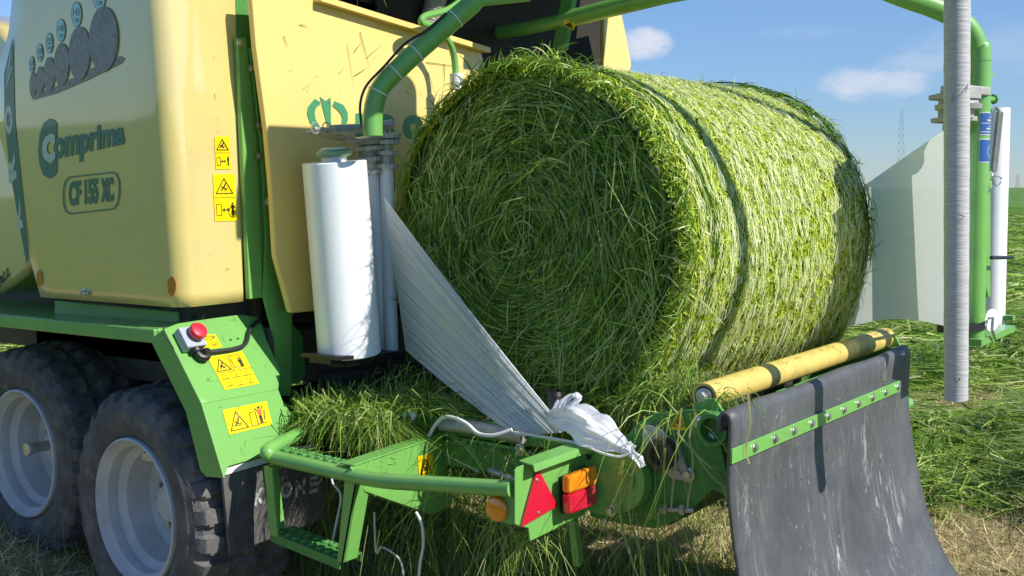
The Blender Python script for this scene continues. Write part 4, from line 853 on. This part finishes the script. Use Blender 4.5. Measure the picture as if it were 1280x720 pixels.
# loose stalks on the end face, hanging down and sticking out
def loose(N, lo, hi, wid, down, tint, rmax=.97):
    rf = rmax*np.sqrt(rng.random(N)); th = rng.random(N)*2*np.pi; P = bpt(np.full(N, .0)-.03*rng.random(N)+(rf**7)*.06, th, rf*bR(th))
    fwd = np.where(P[:,1] > 2.62, .08, 1.)
    D = nrm(-Bz*down+BPn*rng.normal(0,.55,N)[:,None]+Bz*rng.normal(0,.45,N)[:,None]-BAn*(fwd*rng.uniform(.0,.28,N))[:,None])
    L = rng.uniform(lo, hi, N); return blades(P, D, L, wid*rng.uniform(.6,1.2,N), (-Bz*.25+rng.normal(0,.15,(N,3))*[.4,1,1])*L[:,None], 5, np.tile(BAn,(N,1)), tint(N))
E1 += [loose(420,.08,.26,.0045,.6,lambda n: .3+.6*rng.random(n)), loose(200,.15,.42,.0055,1.6,lambda n: .6+.36*rng.random(n)), loose(520,.05,.2,.0052,.4,lambda n: .84+.16*rng.random(n)),
       loose(900,.05,.17,.004,.1,lambda n: rng.random(n))]
# rim tufts and strays around the upper edge
def tufts(N, smin, smax, out, lo, hi, wid, t0, t1):
    th = np.radians(rng.uniform(t0, t1, N)); s = rng.uniform(smin, smax, N); P = bpt(s, th, bR(th)*.985)
    rad = np.cos(th)[:,None]*BPn+np.sin(th)[:,None]*Bz; tg = -np.sin(th)[:,None]*BPn+np.cos(th)[:,None]*Bz
    D = nrm(rad*rng.uniform(.0,out,N)[:,None]+tg*rng.normal(-.5,.8,N)[:,None]+BAn*(np.where(P[:,1] > 2.7, .1, 1.)*rng.normal(-.3,.6,N))[:,None]); L = rng.uniform(lo,hi,N)
    return blades(P, D, L, wid*rng.uniform(.6,1.2,N), (-rad*.35-Bz*.12)*L[:,None]+rng.normal(0,.06,(N,3))*L[:,None], 5, None, .3+.65*rng.random(N))
E1 += [tufts(900,-.01,.05,.30,.03,.11,.0048,-70,172), tufts(500,-.01,.06,.22,.04,.10,.005,172,260), tufts(26,.0,.25,1.3,.10,.22,.007,78,112), tufts(260,.0,.12,1.2,.06,.16,.006,60,150), tufts(120,.1,1.3,.9,.03,.09,.004,20,140), tufts(900,BL-.08,BL+.01,.6,.05,.16,.005,-60,200), tufts(40,.0,.2,1.6,.10,.2,.008,80,125)]
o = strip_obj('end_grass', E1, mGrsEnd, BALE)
def side_blades(N, lo, hi, wid, hgt, jit, sa=.01, sb=None):
    K = 4; s0 = rng.uniform(sa, sb or BL-.01, N); th0 = np.radians(rng.uniform(-75, 200, N)); L = rng.uniform(lo, hi, N); ang = rng.normal(0, jit, N)
    t = np.linspace(-.5, .5, K)[None,:]; th = th0[:,None]+(L*np.cos(ang)/BR)[:,None]*t; s = np.clip(s0[:,None]+(L*np.sin(ang))[:,None]*t, -.01, BL+.01)
    e = np.minimum(s, BL-s); rr_ = bR(th, s/BL)*.985-.05*np.maximum(0, 1-e/.07)**2+(hgt*rng.random(N))[:,None]+rng.normal(0,.004,N)[:,None]*t*2
    pos = bpt(s, th, rr_); tan = nrm(np.gradient(pos, axis=1)); rad = np.cos(th)[...,None]*BPn+np.sin(th)[...,None]*Bz
    side = nrm(np.cross(tan, nrm(rad+rng.normal(0,.17,(N,1,3)))))
    w = wid*rng.uniform(.5,1.4,N)[:,None]*np.array([.5,1,1,.4])[None,:]
    return strips(pos, side, w, rng.random(N))
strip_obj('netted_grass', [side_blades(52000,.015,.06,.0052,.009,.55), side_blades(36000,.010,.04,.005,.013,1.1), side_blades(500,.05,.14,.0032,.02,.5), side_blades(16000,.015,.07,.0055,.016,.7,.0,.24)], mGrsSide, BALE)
# net wrap: fine threads round the bale
nr, K = 300, 190; s0 = np.sort(rng.uniform(.05, BL-.03, nr)); th = np.radians(np.linspace(-70, 200, K))[None,:].repeat(nr, 0)
s = s0[:,None]+.0035*np.sin(th*rng.uniform(20,46,(nr,1))+rng.random((nr,1))*6)+.004*np.sin(th*3+rng.random((nr,1))*6)
rr_ = bR(th, s/BL)*.985+.016+.006*np.sin(th*31+rng.random((nr,1))*9); pos = bpt(s, th, rr_); tan = nrm(np.gradient(pos, axis=1)); rad = np.cos(th)[...,None]*BPn+np.sin(th)[...,None]*Bz
side = nrm(np.cross(tan, rad)); w = .0019*rng.uniform(.5,1.3,(nr,1))*(vnoise(th*22, s*40, 3) > .42)
strip_obj('net_wrap', [strips(pos, side, w, rng.random(nr))], mNet, BALE)

# =================================================================== LOOSE GRASS ON THE MACHINE
mGrsL = grass_mat('loose_grass', [(0,(.08,.18,.02)),(.4,(.18,.32,.035)),(.75,(.32,.48,.08)),(.92,(.48,.54,.2)),(1,(.52,.45,.22))], .35, .4)
def heap(cx, cy, cz, rx, ry, rz, N, lo, hi, wid, lie, hang=.4):
    a = rng.random(N)*2*np.pi; q_ = np.sqrt(rng.random(N)); x = q_*np.cos(a); y = q_*np.sin(a); z = np.sqrt(np.maximum(0, 1-q_**2))*rng.uniform(.3,1,N)
    P = np.stack([cx+x*rx, cy+y*ry, cz+z*rz], 1); D = nrm(np.array(lie)+rng.normal(0,.55,(N,3))*[1,1,.5]); L = rng.uniform(lo,hi,N)
    out = np.stack([x, y, -hang*np.ones(N)], 1); P = P-D*L[:,None]*.5
    return blades(P, D, L, wid*rng.uniform(.6,1.3,N), (out*.45)*L[:,None], 5, None, rng.random(N))
c1 = at(430,497,0,3.32); c2 = at(520,492,0,3.42)
hp = [heap(c1.x+.05,c1.y-.02,c1.z-.075,.17,.28,.055,1900,.10,.26,.0050,(-.35,-.8,-.14),.7), heap(c2.x+.03,c2.y,c2.z-.055,  .08,.24,.05,600,.06,.18,.005,(-.3,-.8,0),.3)]
def drape(p_list, N, lo, hi, wid, spread, t=None):
    ps = np.array([tuple(p) for p in p_list]); k = rng.integers(0, len(ps)-1, N); f = rng.random(N)[:,None]; P = ps[k]*(1-f)+ps[k+1]*f+rng.normal(0,spread,(N,3))
    L = rng.uniform(lo,hi,N); D = nrm(np.array([-.35,-.25,-.1])+rng.normal(0,.5,(N,3))); return blades(P, D, L, wid*rng.uniform(.6,1.2,N), (np.array([0,0,-.9])+rng.normal(0,.12,(N,3)))*L[:,None], 6, None, (rng.random(N) if t is None else t(N)))
hp += [drape([at(380,505,0,3.22),at(430,515,0,3.2),at(470,520,0,3.2),at(490,515,0,3.3)],120,.08,.2,.005,.02)]
o = strip_obj('grass_heap', hp, mGrsL); tag(o, 'heap of loose cut grass spilling over the platform below the left film roll', 'grass heap')
hg = [drape([at(560,545,0,3.42),at(640,560,0,3.42),at(720,570,0,3.40)],80,.10,.34,.004,.02), drape([at(600,650,0,3.2),at(640,665,0,3.15),at(690,672,0,3.15)],100,.1,.28,.0035,.03,lambda n:.5+.5*rng.random(n)),
      drape([at(640,512,0,3.60),at(720,520,0,3.60),at(800,505,0,3.60),at(868,478,0,3.60)],1300,.07,.20,.005,.04), drape([at(800,520,0,3.40),at(840,516,0,3.40),at(880,515,0,3.40)],22,.15,.45,.0042,.015,lambda n:.4+.6*rng.random(n)),
      drape([at(560,560,0,3.5),at(700,600,0,3.5),at(800,640,0,3.42),at(850,655,0,3.42)],150,.12,.4,.004,.05,lambda n:.3+.7*rng.random(n)), drape([at(900,490,1,1.66),at(912,500,1,1.62),at(930,505,1,1.55)],70,.06,.2,.0035,.012),
      drape([at(400,600,0,3.5),at(520,600,0,3.55),at(650,600,0,3.6)],330,.15,.45,.004,.12,lambda n:.2+.7*rng.random(n)), drape([at(562,547,0,3.40),at(570,552,0,3.42)],14,.15,.4,.004,.008,lambda n:.4+.6*rng.random(n)),
      drape([at(500,470,0,3.6),at(560,500,0,3.6),at(640,520,0,3.6)],500,.06,.2,.005,.05)]
sg = []
for pts in ([(783,560),(774,590),(771,625),(778,660),(790,700)],[(806,520),(803,560),(792,590),(786,640),(800,690),(808,730)],[(852,510),(846,560),(842,600),(838,640)],[(870,515),(862,545),(866,580),(858,640)],[(862,556),(885,590),(905,610),(915,625)],[(846,540),(868,566),(890,586)],[(823,640),(822,680),(826,730)],[(780,575),(776,600),(775,640),(786,690),(806,740)],[(832,560),(826,610),(812,650)],[(935,490),(938,530),(932,560),(937,580)]):
    sg.append([tuple(at(px, py, 0, 3.33)) for px, py in pts])
for cset in sg:
    p_ = np.array([tuple(q_) for q_ in catmull([Vector(c) for c in cset], 4)])[None]; tn = nrm(np.gradient(p_, axis=1)); sd = nrm(np.cross(tn, np.array([-.8,-.5,.1])[None,None]))
    hg.append(strips(p_, sd, np.full(p_.shape[:2], .0062), np.array([.75+.25*rng.random()])))
o = strip_obj('hanging_grass', hg, mGrsL); tag(o, 'cut grass and stalks hanging in strands from the table frame under the bale', 'loose grass', kind='stuff')
P_ = []
for (x0_, y0_, x1_, y1_) in ((435,54,444,112),(450,40,463,88),(459,72,478,55),(443,95,459,85),(424,92,431,84),(443,65,452,53),(355,45,361,61),(375,30,386,33),(480,0,484,10),(533,78,580,84),(555,80,556,110),(535,90,544,116),(447,0,446,24)):
    a, c = np.array(tuple(S3(x0_,y0_,.006))), np.array(tuple(S3(x1_,y1_,.006))); P_.append(blades(a[None], nrm((c-a)[None]), np.array([np.linalg.norm(c-a)]), np.array([.004]), np.zeros((1,3)), 3, np.array([[0,1,0.]]), np.array([.1])))
o = strip_obj('stray_stalks', P_, mGrsL); tag(o, 'a few thin dry stalks stuck to the yellow rear panel', 'grass stalks', kind='stuff')

# bits of chaff lying on the machine
P_, D_ = [], []
def bits(n, fn, nrm_):
    for _ in range(n):
        p = fn(); d = Vector((random.gauss(0,1),random.gauss(0,1),random.gauss(0,1))); d = (d-Vector(nrm_)*d.dot(Vector(nrm_))).normalized(); P_.append(tuple(Vector(p)+Vector(nrm_)*.005)); D_.append(tuple(d))
bits(120, lambda: Vector((random.uniform(2.86,3.2), random.uniform(3.8,4.7), 1.234)), (0,0,1))
bits(26, lambda: SU(random.uniform(235,335), random.uniform(400,480)), SU.n); bits(14, lambda: SL(random.uniform(270,360), random.uniform(505,560)), SL.n)
bits(24, lambda: S3(random.uniform(350,590), random.uniform(60,330)), S3.n); bits(10, lambda: S2(random.uniform(235,300), random.uniform(40,370)), S2.n)
bits(40, lambda: at(random.uniform(350,430), random.uniform(560,580), 0, XB+.06), (0,0,1)); bits(26, lambda: S5(random.uniform(460,560), random.uniform(555,630)), S5.n); bits(16, lambda: S6(random.uniform(650,730), random.uniform(580,640)), S6.n)
bits(70, lambda: S9(random.uniform(800,910), random.uniform(525,630)), S9.n); bits(60, lambda: (random.uniform(3.35,5.0), 1.508, random.uniform(.55,1.03)), (0,-1,0))
bits(50, lambda: (lambda u: ra+(rb_-ra)*u+Vector((0,-.025,.042)))(random.random()), (0,-.5,.86))
P_ = np.array(P_); D_ = np.array(D_); N = len(P_); L = rng.uniform(.012,.05,N)
o = strip_obj('grass_chaff', [blades(P_, D_, L, rng.uniform(.0015,.0035,N), rng.normal(0,.05,(N,3))*L[:,None], 3, None, rng.random(N))], mGrsL); tag(o, 'tiny bits of chopped grass stuck to the machine panels', 'chaff', kind='stuff')

# =================================================================== GROUND
def axis(a0, a1, st, far, sgn_lo, sgn_hi):
    c = list(np.arange(a0, a1+1e-6, st)); d = st; lo_ = []; x = a0
    while x > sgn_lo: d *= 1.22; x -= d; lo_.append(x)
    d = st; hi_ = []; x = a1
    while x < sgn_hi: d *= 1.22; x += d; hi_.append(x)
    return np.array(lo_[::-1]+c+hi_)
gxs, gys = axis(-3, 22, .14, 0, -4000, 4000), axis(-4, 11, .14, 0, -4000, 4000)
GX, GY = np.meshgrid(gxs, gys, indexing='ij'); GZ = gz(GX, GY); n0, n1_ = GX.shape
V = np.stack([GX, GY, GZ], -1).reshape(-1, 3); I = np.arange(n0*n1_).reshape(n0, n1_)
Fq = np.stack([I[:-1,:-1], I[1:,:-1], I[1:,1:], I[:-1,1:]], -1).reshape(-1, 4)
me = bpy.data.meshes.new('ground'); me.from_pydata(V.tolist(), [], Fq.tolist()); a = me.attributes.new('cover', 'FLOAT', 'POINT'); a.data.foreach_set('value', cover(GX, GY).ravel().astype(np.float32))
me.polygons.foreach_set('use_smooth', [True]*len(me.polygons)); GO = bpy.data.objects.new('ground', me); COL.objects.link(GO); tag(GO, kind='structure')
M = mat('mown_field', (.3,.24,.12), .9, spec=.15); bs = M.node_tree.nodes['Principled BSDF']
tc = nd(M, 'ShaderNodeTexCoord'); n1m = nd(M, 'ShaderNodeTexNoise'); n1m.inputs['Scale'].default_value = 9; n1m.inputs['Detail'].default_value = 8; n1m.inputs['Roughness'].default_value = .75; lk(M, tc.outputs['Object'], n1m.inputs['Vector'])
rs_ = ramp(M, [(.3,(.22,.165,.085)),(.5,(.43,.335,.17)),(.7,(.58,.47,.26))]); lk(M, n1m.outputs['Fac'], rs_.inputs[0])
mpg = nd(M, 'ShaderNodeMapping'); mpg.inputs['Scale'].default_value = (1, .12, 1); lk(M, tc.outputs['Object'], mpg.inputs[0])
n2m = nd(M, 'ShaderNodeTexNoise'); n2m.inputs['Scale'].default_value = 2.2; n2m.inputs['Detail'].default_value = 9; n2m.inputs['Roughness'].default_value = .7; lk(M, tc.outputs['Object'], n2m.inputs['Vector'])
rg_ = ramp(M, [(.3,(.05,.11,.016)),(.5,(.11,.20,.03)),(.72,(.20,.29,.07))]); lk(M, n2m.outputs['Fac'], rg_.inputs[0])
n3m = nd(M, 'ShaderNodeTexNoise'); n3m.inputs['Scale'].default_value = .55; n3m.inputs['Detail'].default_value = 6; lk(M, mpg.outputs[0], n3m.inputs['Vector'])
at_ = nd(M, 'ShaderNodeAttribute', attribute_name='cover'); mr = nd(M, 'ShaderNodeMapRange'); mr.inputs['From Min'].default_value = .35; mr.inputs['From Max'].default_value = .55; lk(M, n3m.outputs['Fac'], mr.inputs[0])
mxg = nd(M, 'ShaderNodeMix', data_type='RGBA'); ad = nd(M, 'ShaderNodeMath', operation='MULTIPLY_ADD'); ad.inputs[1].default_value = 1.2; ad.use_clamp = True
lk(M, at_.outputs['Fac'], ad.inputs[0]); sc_ = nd(M, 'ShaderNodeMath', operation='MULTIPLY'); sc_.inputs[1].default_value = .35; lk(M, mr.outputs[0], sc_.inputs[0]); lk(M, sc_.outputs[0], ad.inputs[2])
lk(M, ad.outputs[0], mxg.inputs['Factor']); lk(M, rs_.outputs[0], mxg.inputs['A']); lk(M, rg_.outputs[0], mxg.inputs['B']); lk(M, mxg.outputs['Result'], bs.inputs['Base Color'])
bp = nd(M, 'ShaderNodeBump'); bp.inputs['Distance'].default_value = .05; bp.inputs['Strength'].default_value = .8; lk(M, n1m.outputs['Fac'], bp.inputs['Height']); lk(M, bp.outputs[0], bs.inputs['Normal'])
me.materials.append(M)
# cut grass lying in swaths: blades thin out with distance
mGrsF = grass_mat('cut_grass', [(0,(.07,.16,.018)),(.3,(.21,.37,.04)),(.7,(.40,.56,.10)),(.9,(.56,.66,.22)),(1,(.70,.66,.36))], .3, .36)
N = 150000; ang = np.radians(rng.uniform(-12, 62, N)); d = np.exp(rng.uniform(math.log(4.5), math.log(75), N))
hd = np.arctan2(math.sin(yaw), math.cos(yaw))-ang+math.radians(20); x = d*np.cos(hd); y = d*np.sin(hd)
cv = cover(x, y); keep = (rng.random(N) < (cv*1.25+.02)) & ~((x > 2.6) & (x < 6.0) & (y > 2.9) & (y < 7.5)) & ~((x > 3.2) & (x < 5.3) & (y > .7) & (y < 1.5)); x, y, d, cv = x[keep], y[keep], d[keep], cv[keep]; N = len(x)
flow = (fbm(x*.5, y*.5, 2, 33)-.5)*6+1.1 + rng.normal(0, .5, N); z = gz(x, y)+rng.uniform(-.01, .09, N)*(.3+cv)
D = np.stack([np.cos(flow), np.sin(flow), rng.normal(.02,.13,N)], 1); D = nrm(D); L = rng.uniform(.22,.7,N)*np.clip(d/9,1,2.2); W = .0075*np.clip(d/6,1,9)*rng.uniform(.6,1.3,N)
P = np.stack([x,y,z],1)-D*L[:,None]*.5; P[:,2] = np.maximum(P[:,2], z-.02)
o = strip_obj('cut_grass', [blades(P, D, L, W, np.stack([rng.normal(0,.2,N),rng.normal(0,.2,N),-rng.uniform(.05,.3,N)],1)*L[:,None], 4, np.tile([0,0,1.],(N,1)), rng.random(N))], mGrsF); tag(o, 'fresh cut grass lying in swaths over the field', 'cut grass', kind='stuff')
mStub = grass_mat('stubble', [(0,(.40,.31,.15)),(.4,(.62,.50,.27)),(.78,(.74,.63,.39)),(.94,(.34,.38,.10)),(1,(.16,.28,.04))], .25, .6)
N = 190000; d = np.exp(rng.uniform(math.log(2.8), math.log(16), N)); hd = yaw-np.radians(rng.uniform(-40, 40, N)); x = d*np.cos(hd); y = d*np.sin(hd); cv = cover(x, y)
keep = rng.random(N) < 1.05-cv*.95; x, y, d = x[keep], y[keep], d[keep]; N = len(x)
D = nrm(np.stack([rng.normal(0,.55,N), rng.normal(0,.55,N), np.abs(rng.normal(.8,.35,N))],1)); L = rng.uniform(.03,.10,N); lie = rng.random(N) < .5; D[lie,2] *= .12; D = nrm(D); L[lie] *= 1.7
o = strip_obj('stubble', [blades(np.stack([x,y,gz(x,y)-.004],1), D, L, .0052*np.clip(d/5,1,5)*rng.uniform(.6,1.3,N), rng.normal(0,.12,(N,3))*L[:,None], 3, None, rng.random(N))], mStub); tag(o, 'short dry stubble of the mown field', 'stubble', kind='stuff')
# grass still standing under the machine
N = 12000; x = rng.uniform(3.0, 5.6, N); y = rng.uniform(1.6, 6.2, N); gl = fbm(x*2.5, y*2.5, 3, 55); keep = gl > .45; x, y = x[keep], y[keep]; N = len(x)
D = nrm(np.stack([rng.normal(0,.35,N), rng.normal(0,.35,N), np.full(N,.8)],1)); L = rng.uniform(.06,.22,N)
o = strip_obj('undergrowth', [blades(np.stack([x,y,gz(x,y)-.004],1), D, L, .005*rng.uniform(.6,1.3,N), rng.normal(0,.25,(N,3))*L[:,None], 4, None, rng.random(N)*.8)], mGrsL); tag(o, 'short green regrowth in the shade under the machine', 'grass', kind='stuff')
# standing crop far off
b = MB(); fr = []; far_d = 900; hd0, hd1 = -60, 110
n = 500
rings = []
for d0, zt_ in ((74, 0.02), (75, .55), (78, .78), (95, .8), (140, .8), (260, .8), (600, .9), (far_d, 1.0)):
    ring_ = []
    for k in range(n+1):
        h_ = yaw-math.radians(hd0+(hd1-hd0)*k/n); w = float(vnoise(np.array(k*.9), np.array(d0*.3), 8)); dd = d0*(1+.004*(w-.5)); ring_.append((dd*math.cos(h_), dd*math.sin(h_), zt_+(.12*(w-.5) if zt_ > .3 else 0)))
    rings.append(ring_)
b.v = [p for r_i in rings for p in r_i]; b.f = [(i*(n+1)+k, i*(n+1)+k+1, (i+1)*(n+1)+k+1, (i+1)*(n+1)+k) for i in range(len(rings)-1) for k in range(n)]; b.mi = [0]*len(b.f)
mCrop = noise_col(mat('standing_crop', (.1,.2,.03), .8, spec=.2), [(.3,(.06,.13,.02)),(.5,(.11,.22,.035)),(.7,(.17,.28,.06))], 3, 8, .7, (1,1,.3))
o = b.build('standing_crop', [mCrop], smooth=0); tag(o, 'uncut green crop standing beyond the mown swaths', 'crop field', kind='stuff')
# lattice masts on the horizon
mMast = mat('galvanised_lattice', (.45,.51,.58), .6, .0)
def mast(px, top, d0, wbase, label):
    dv = ray(px, 236); q_ = Vector((dv.x, dv.y, 0)).normalized()*d0; hgt = CH+d0*((240-top)/F)
    b = MB(); w0, w1 = wbase, wbase*.28; n = 11; sdx = Vector((-q_.y, q_.x, 0)).normalized(); fw = q_.normalized(); rt = .055*d0/520
    cor = lambda i, k: q_+sdx*((w0+(w1-w0)*i/n)*(1,-1,-1,1)[k]/2)+fw*((w0+(w1-w0)*i/n)*(1,1,-1,-1)[k]/2)+Z*(hgt*(1-(1-i/n)**1.15))
    for i in range(n):
        for k in range(4):
            b.tube([cor(i,k), cor(i+1,k)], rt, 4); b.tube([cor(i,k), cor(i+1,(k+1)%4)], rt*.6, 4); b.tube([cor(i,(k+1)%4), cor(i+1,k)], rt*.6, 4); b.tube([cor(i+1,k), cor(i+1,(k+1)%4)], rt*.6, 4)
    o = b.build('lattice_mast', [mMast], smooth=0); tag(o, label, 'mast', 'lattice masts on the horizon')
mast(1125.5, 148, 520, 3.6, 'tall slender lattice mast on the horizon beside the bale')
mast(1272, 226, 1500, 5.0, 'tiny distant lattice mast at the right edge of the horizon')

# =================================================================== LIGHT, SKY, RENDER
sd = Vector((-.15, 1, -.78)).normalized(); elev = math.asin(-sd.z); azi = math.atan2(-sd.x, -sd.y)   # towards the sun
L_ = bpy.data.lights.new('sun', 'SUN'); L_.energy = 5.0; L_.angle = math.radians(.5); L_.color = (1, .95, .87)
lo_ = bpy.data.objects.new('sun', L_); COL.objects.link(lo_); lo_.rotation_euler = sd.to_track_quat('-Z', 'Y').to_euler()
W = bpy.data.worlds.new('World'); scn.world = W; W.use_nodes = True; nt = W.node_tree; bg = nt.nodes['Background']
sk = nt.nodes.new('ShaderNodeTexSky'); sk.sky_type = 'NISHITA'; sk.sun_disc = False; sk.sun_elevation = elev; sk.sun_rotation = azi; sk.air_density = 1.0; sk.dust_density = 0.0; sk.ozone_density = 4.0
tcw = nt.nodes.new('ShaderNodeTexCoord'); last = sk.outputs[0]
def vm(op, a, b_=None):
    n = nt.nodes.new('ShaderNodeVectorMath'); n.operation = op
    for k, q_ in enumerate((a, b_)):
        if q_ is None: continue
        if hasattr(q_, 'is_output'): nt.links.new(q_, n.inputs[k])
        else: n.inputs[k].default_value = q_
    return n
def mt(op, a, b_=0., c_=0.):
    n = nt.nodes.new('ShaderNodeMath'); n.operation = op
    for k, q_ in enumerate((a, b_, c_)):
        if hasattr(q_, 'is_output'): nt.links.new(q_, n.inputs[k])
        else: n.inputs[k].default_value = q_
    return n.outputs[0]
dirn = vm('NORMALIZE', tcw.outputs['Generated']).outputs[0]
nz = nt.nodes.new('ShaderNodeTexNoise'); nz.inputs['Scale'].default_value = 34; nz.inputs['Detail'].default_value = 7; nz.inputs['Roughness'].default_value = .58
mpw = nt.nodes.new('ShaderNodeMapping'); mpw.inputs['Scale'].default_value = (1,1,1.9); nt.links.new(dirn, mpw.inputs[0]); nt.links.new(mpw.outputs[0], nz.inputs[0])
mask = None
for px, py, wx, wy, dens in ((805,55,.030,.017,1.15),(1095,103,.055,.019,.75),(1160,78,.05,.012,.35),(1010,40,.05,.008,.12),(1245,60,.09,.03,.22),(-250,60,.25,.05,.6)):
    dv = ray(px, py).normalized(); rt_ = Vector((dv.y, -dv.x, 0)).normalized(); up_ = rt_.cross(dv)
    a = vm('DOT_PRODUCT', dirn, tuple(rt_)).outputs['Value']; c = mt('SUBTRACT', vm('DOT_PRODUCT', dirn, tuple(up_)).outputs['Value'], 0.)
    fwd = vm('DOT_PRODUCT', dirn, tuple(dv)).outputs['Value']
    e2 = mt('ADD', mt('POWER', mt('DIVIDE', a, wx), 2), mt('POWER', mt('DIVIDE', c, wy), 2))
    bl = mt('MULTIPLY', mt('MAXIMUM', mt('SUBTRACT', 1., e2), 0.), mt('GREATER_THAN', fwd, 0.))
    sh = nt.nodes.new('ShaderNodeMapRange'); sh.interpolation_type = 'SMOOTHSTEP'; sh.inputs['From Min'].default_value = .42; sh.inputs['From Max'].default_value = .85
    nt.links.new(mt('ADD', mt('MULTIPLY', bl, .42), mt('MULTIPLY', nz.outputs['Fac'], .72)), sh.inputs[0]); v_i = mt('MULTIPLY', mt('MULTIPLY', sh.outputs[0], mt('MINIMUM', mt('MULTIPLY', bl, 3.), 1.)), dens)
    mask = v_i if mask is None else mt('MAXIMUM', mask, v_i)
mx = nt.nodes.new('ShaderNodeMix'); mx.data_type = 'RGBA'; mx.inputs['B'].default_value = (7.0, 7.1, 7.8, 1)
sepw = nt.nodes.new('ShaderNodeSeparateXYZ'); nt.links.new(dirn, sepw.inputs[0])
hzr = nt.nodes.new('ShaderNodeMapRange'); hzr.interpolation_type = 'SMOOTHSTEP'; hzr.inputs['From Min'].default_value = -.02; hzr.inputs['From Max'].default_value = .24; nt.links.new(sepw.outputs[2], hzr.inputs[0])
tm = nt.nodes.new('ShaderNodeMix'); tm.data_type = 'RGBA'; tm.inputs['A'].default_value = (.62,.76,1.02,1); tm.inputs['B'].default_value = (.92,1.03,1.22,1); nt.links.new(hzr.outputs[0], tm.inputs['Factor'])
tint = vm('MULTIPLY', sk.outputs[0], tm.outputs['Result']).outputs[0]
nt.links.new(mt('MINIMUM', mt('MULTIPLY', mask, .8), .8), mx.inputs['Factor']); nt.links.new(tint, mx.inputs['A']); nt.links.new(mx.outputs['Result'], bg.inputs[0])
bg.inputs[1].default_value = .095
scn.render.engine = 'CYCLES'; scn.cycles.max_bounces = 7; scn.cycles.transparent_max_bounces = 12; scn.cycles.use_denoising = True
scn.render.resolution_x, scn.render.resolution_y = 1024, 576
vs_ = scn.view_settings; vs_.view_transform = 'Standard'; vs_.look = 'None'; vs_.exposure = 0.3; vs_.gamma = 1
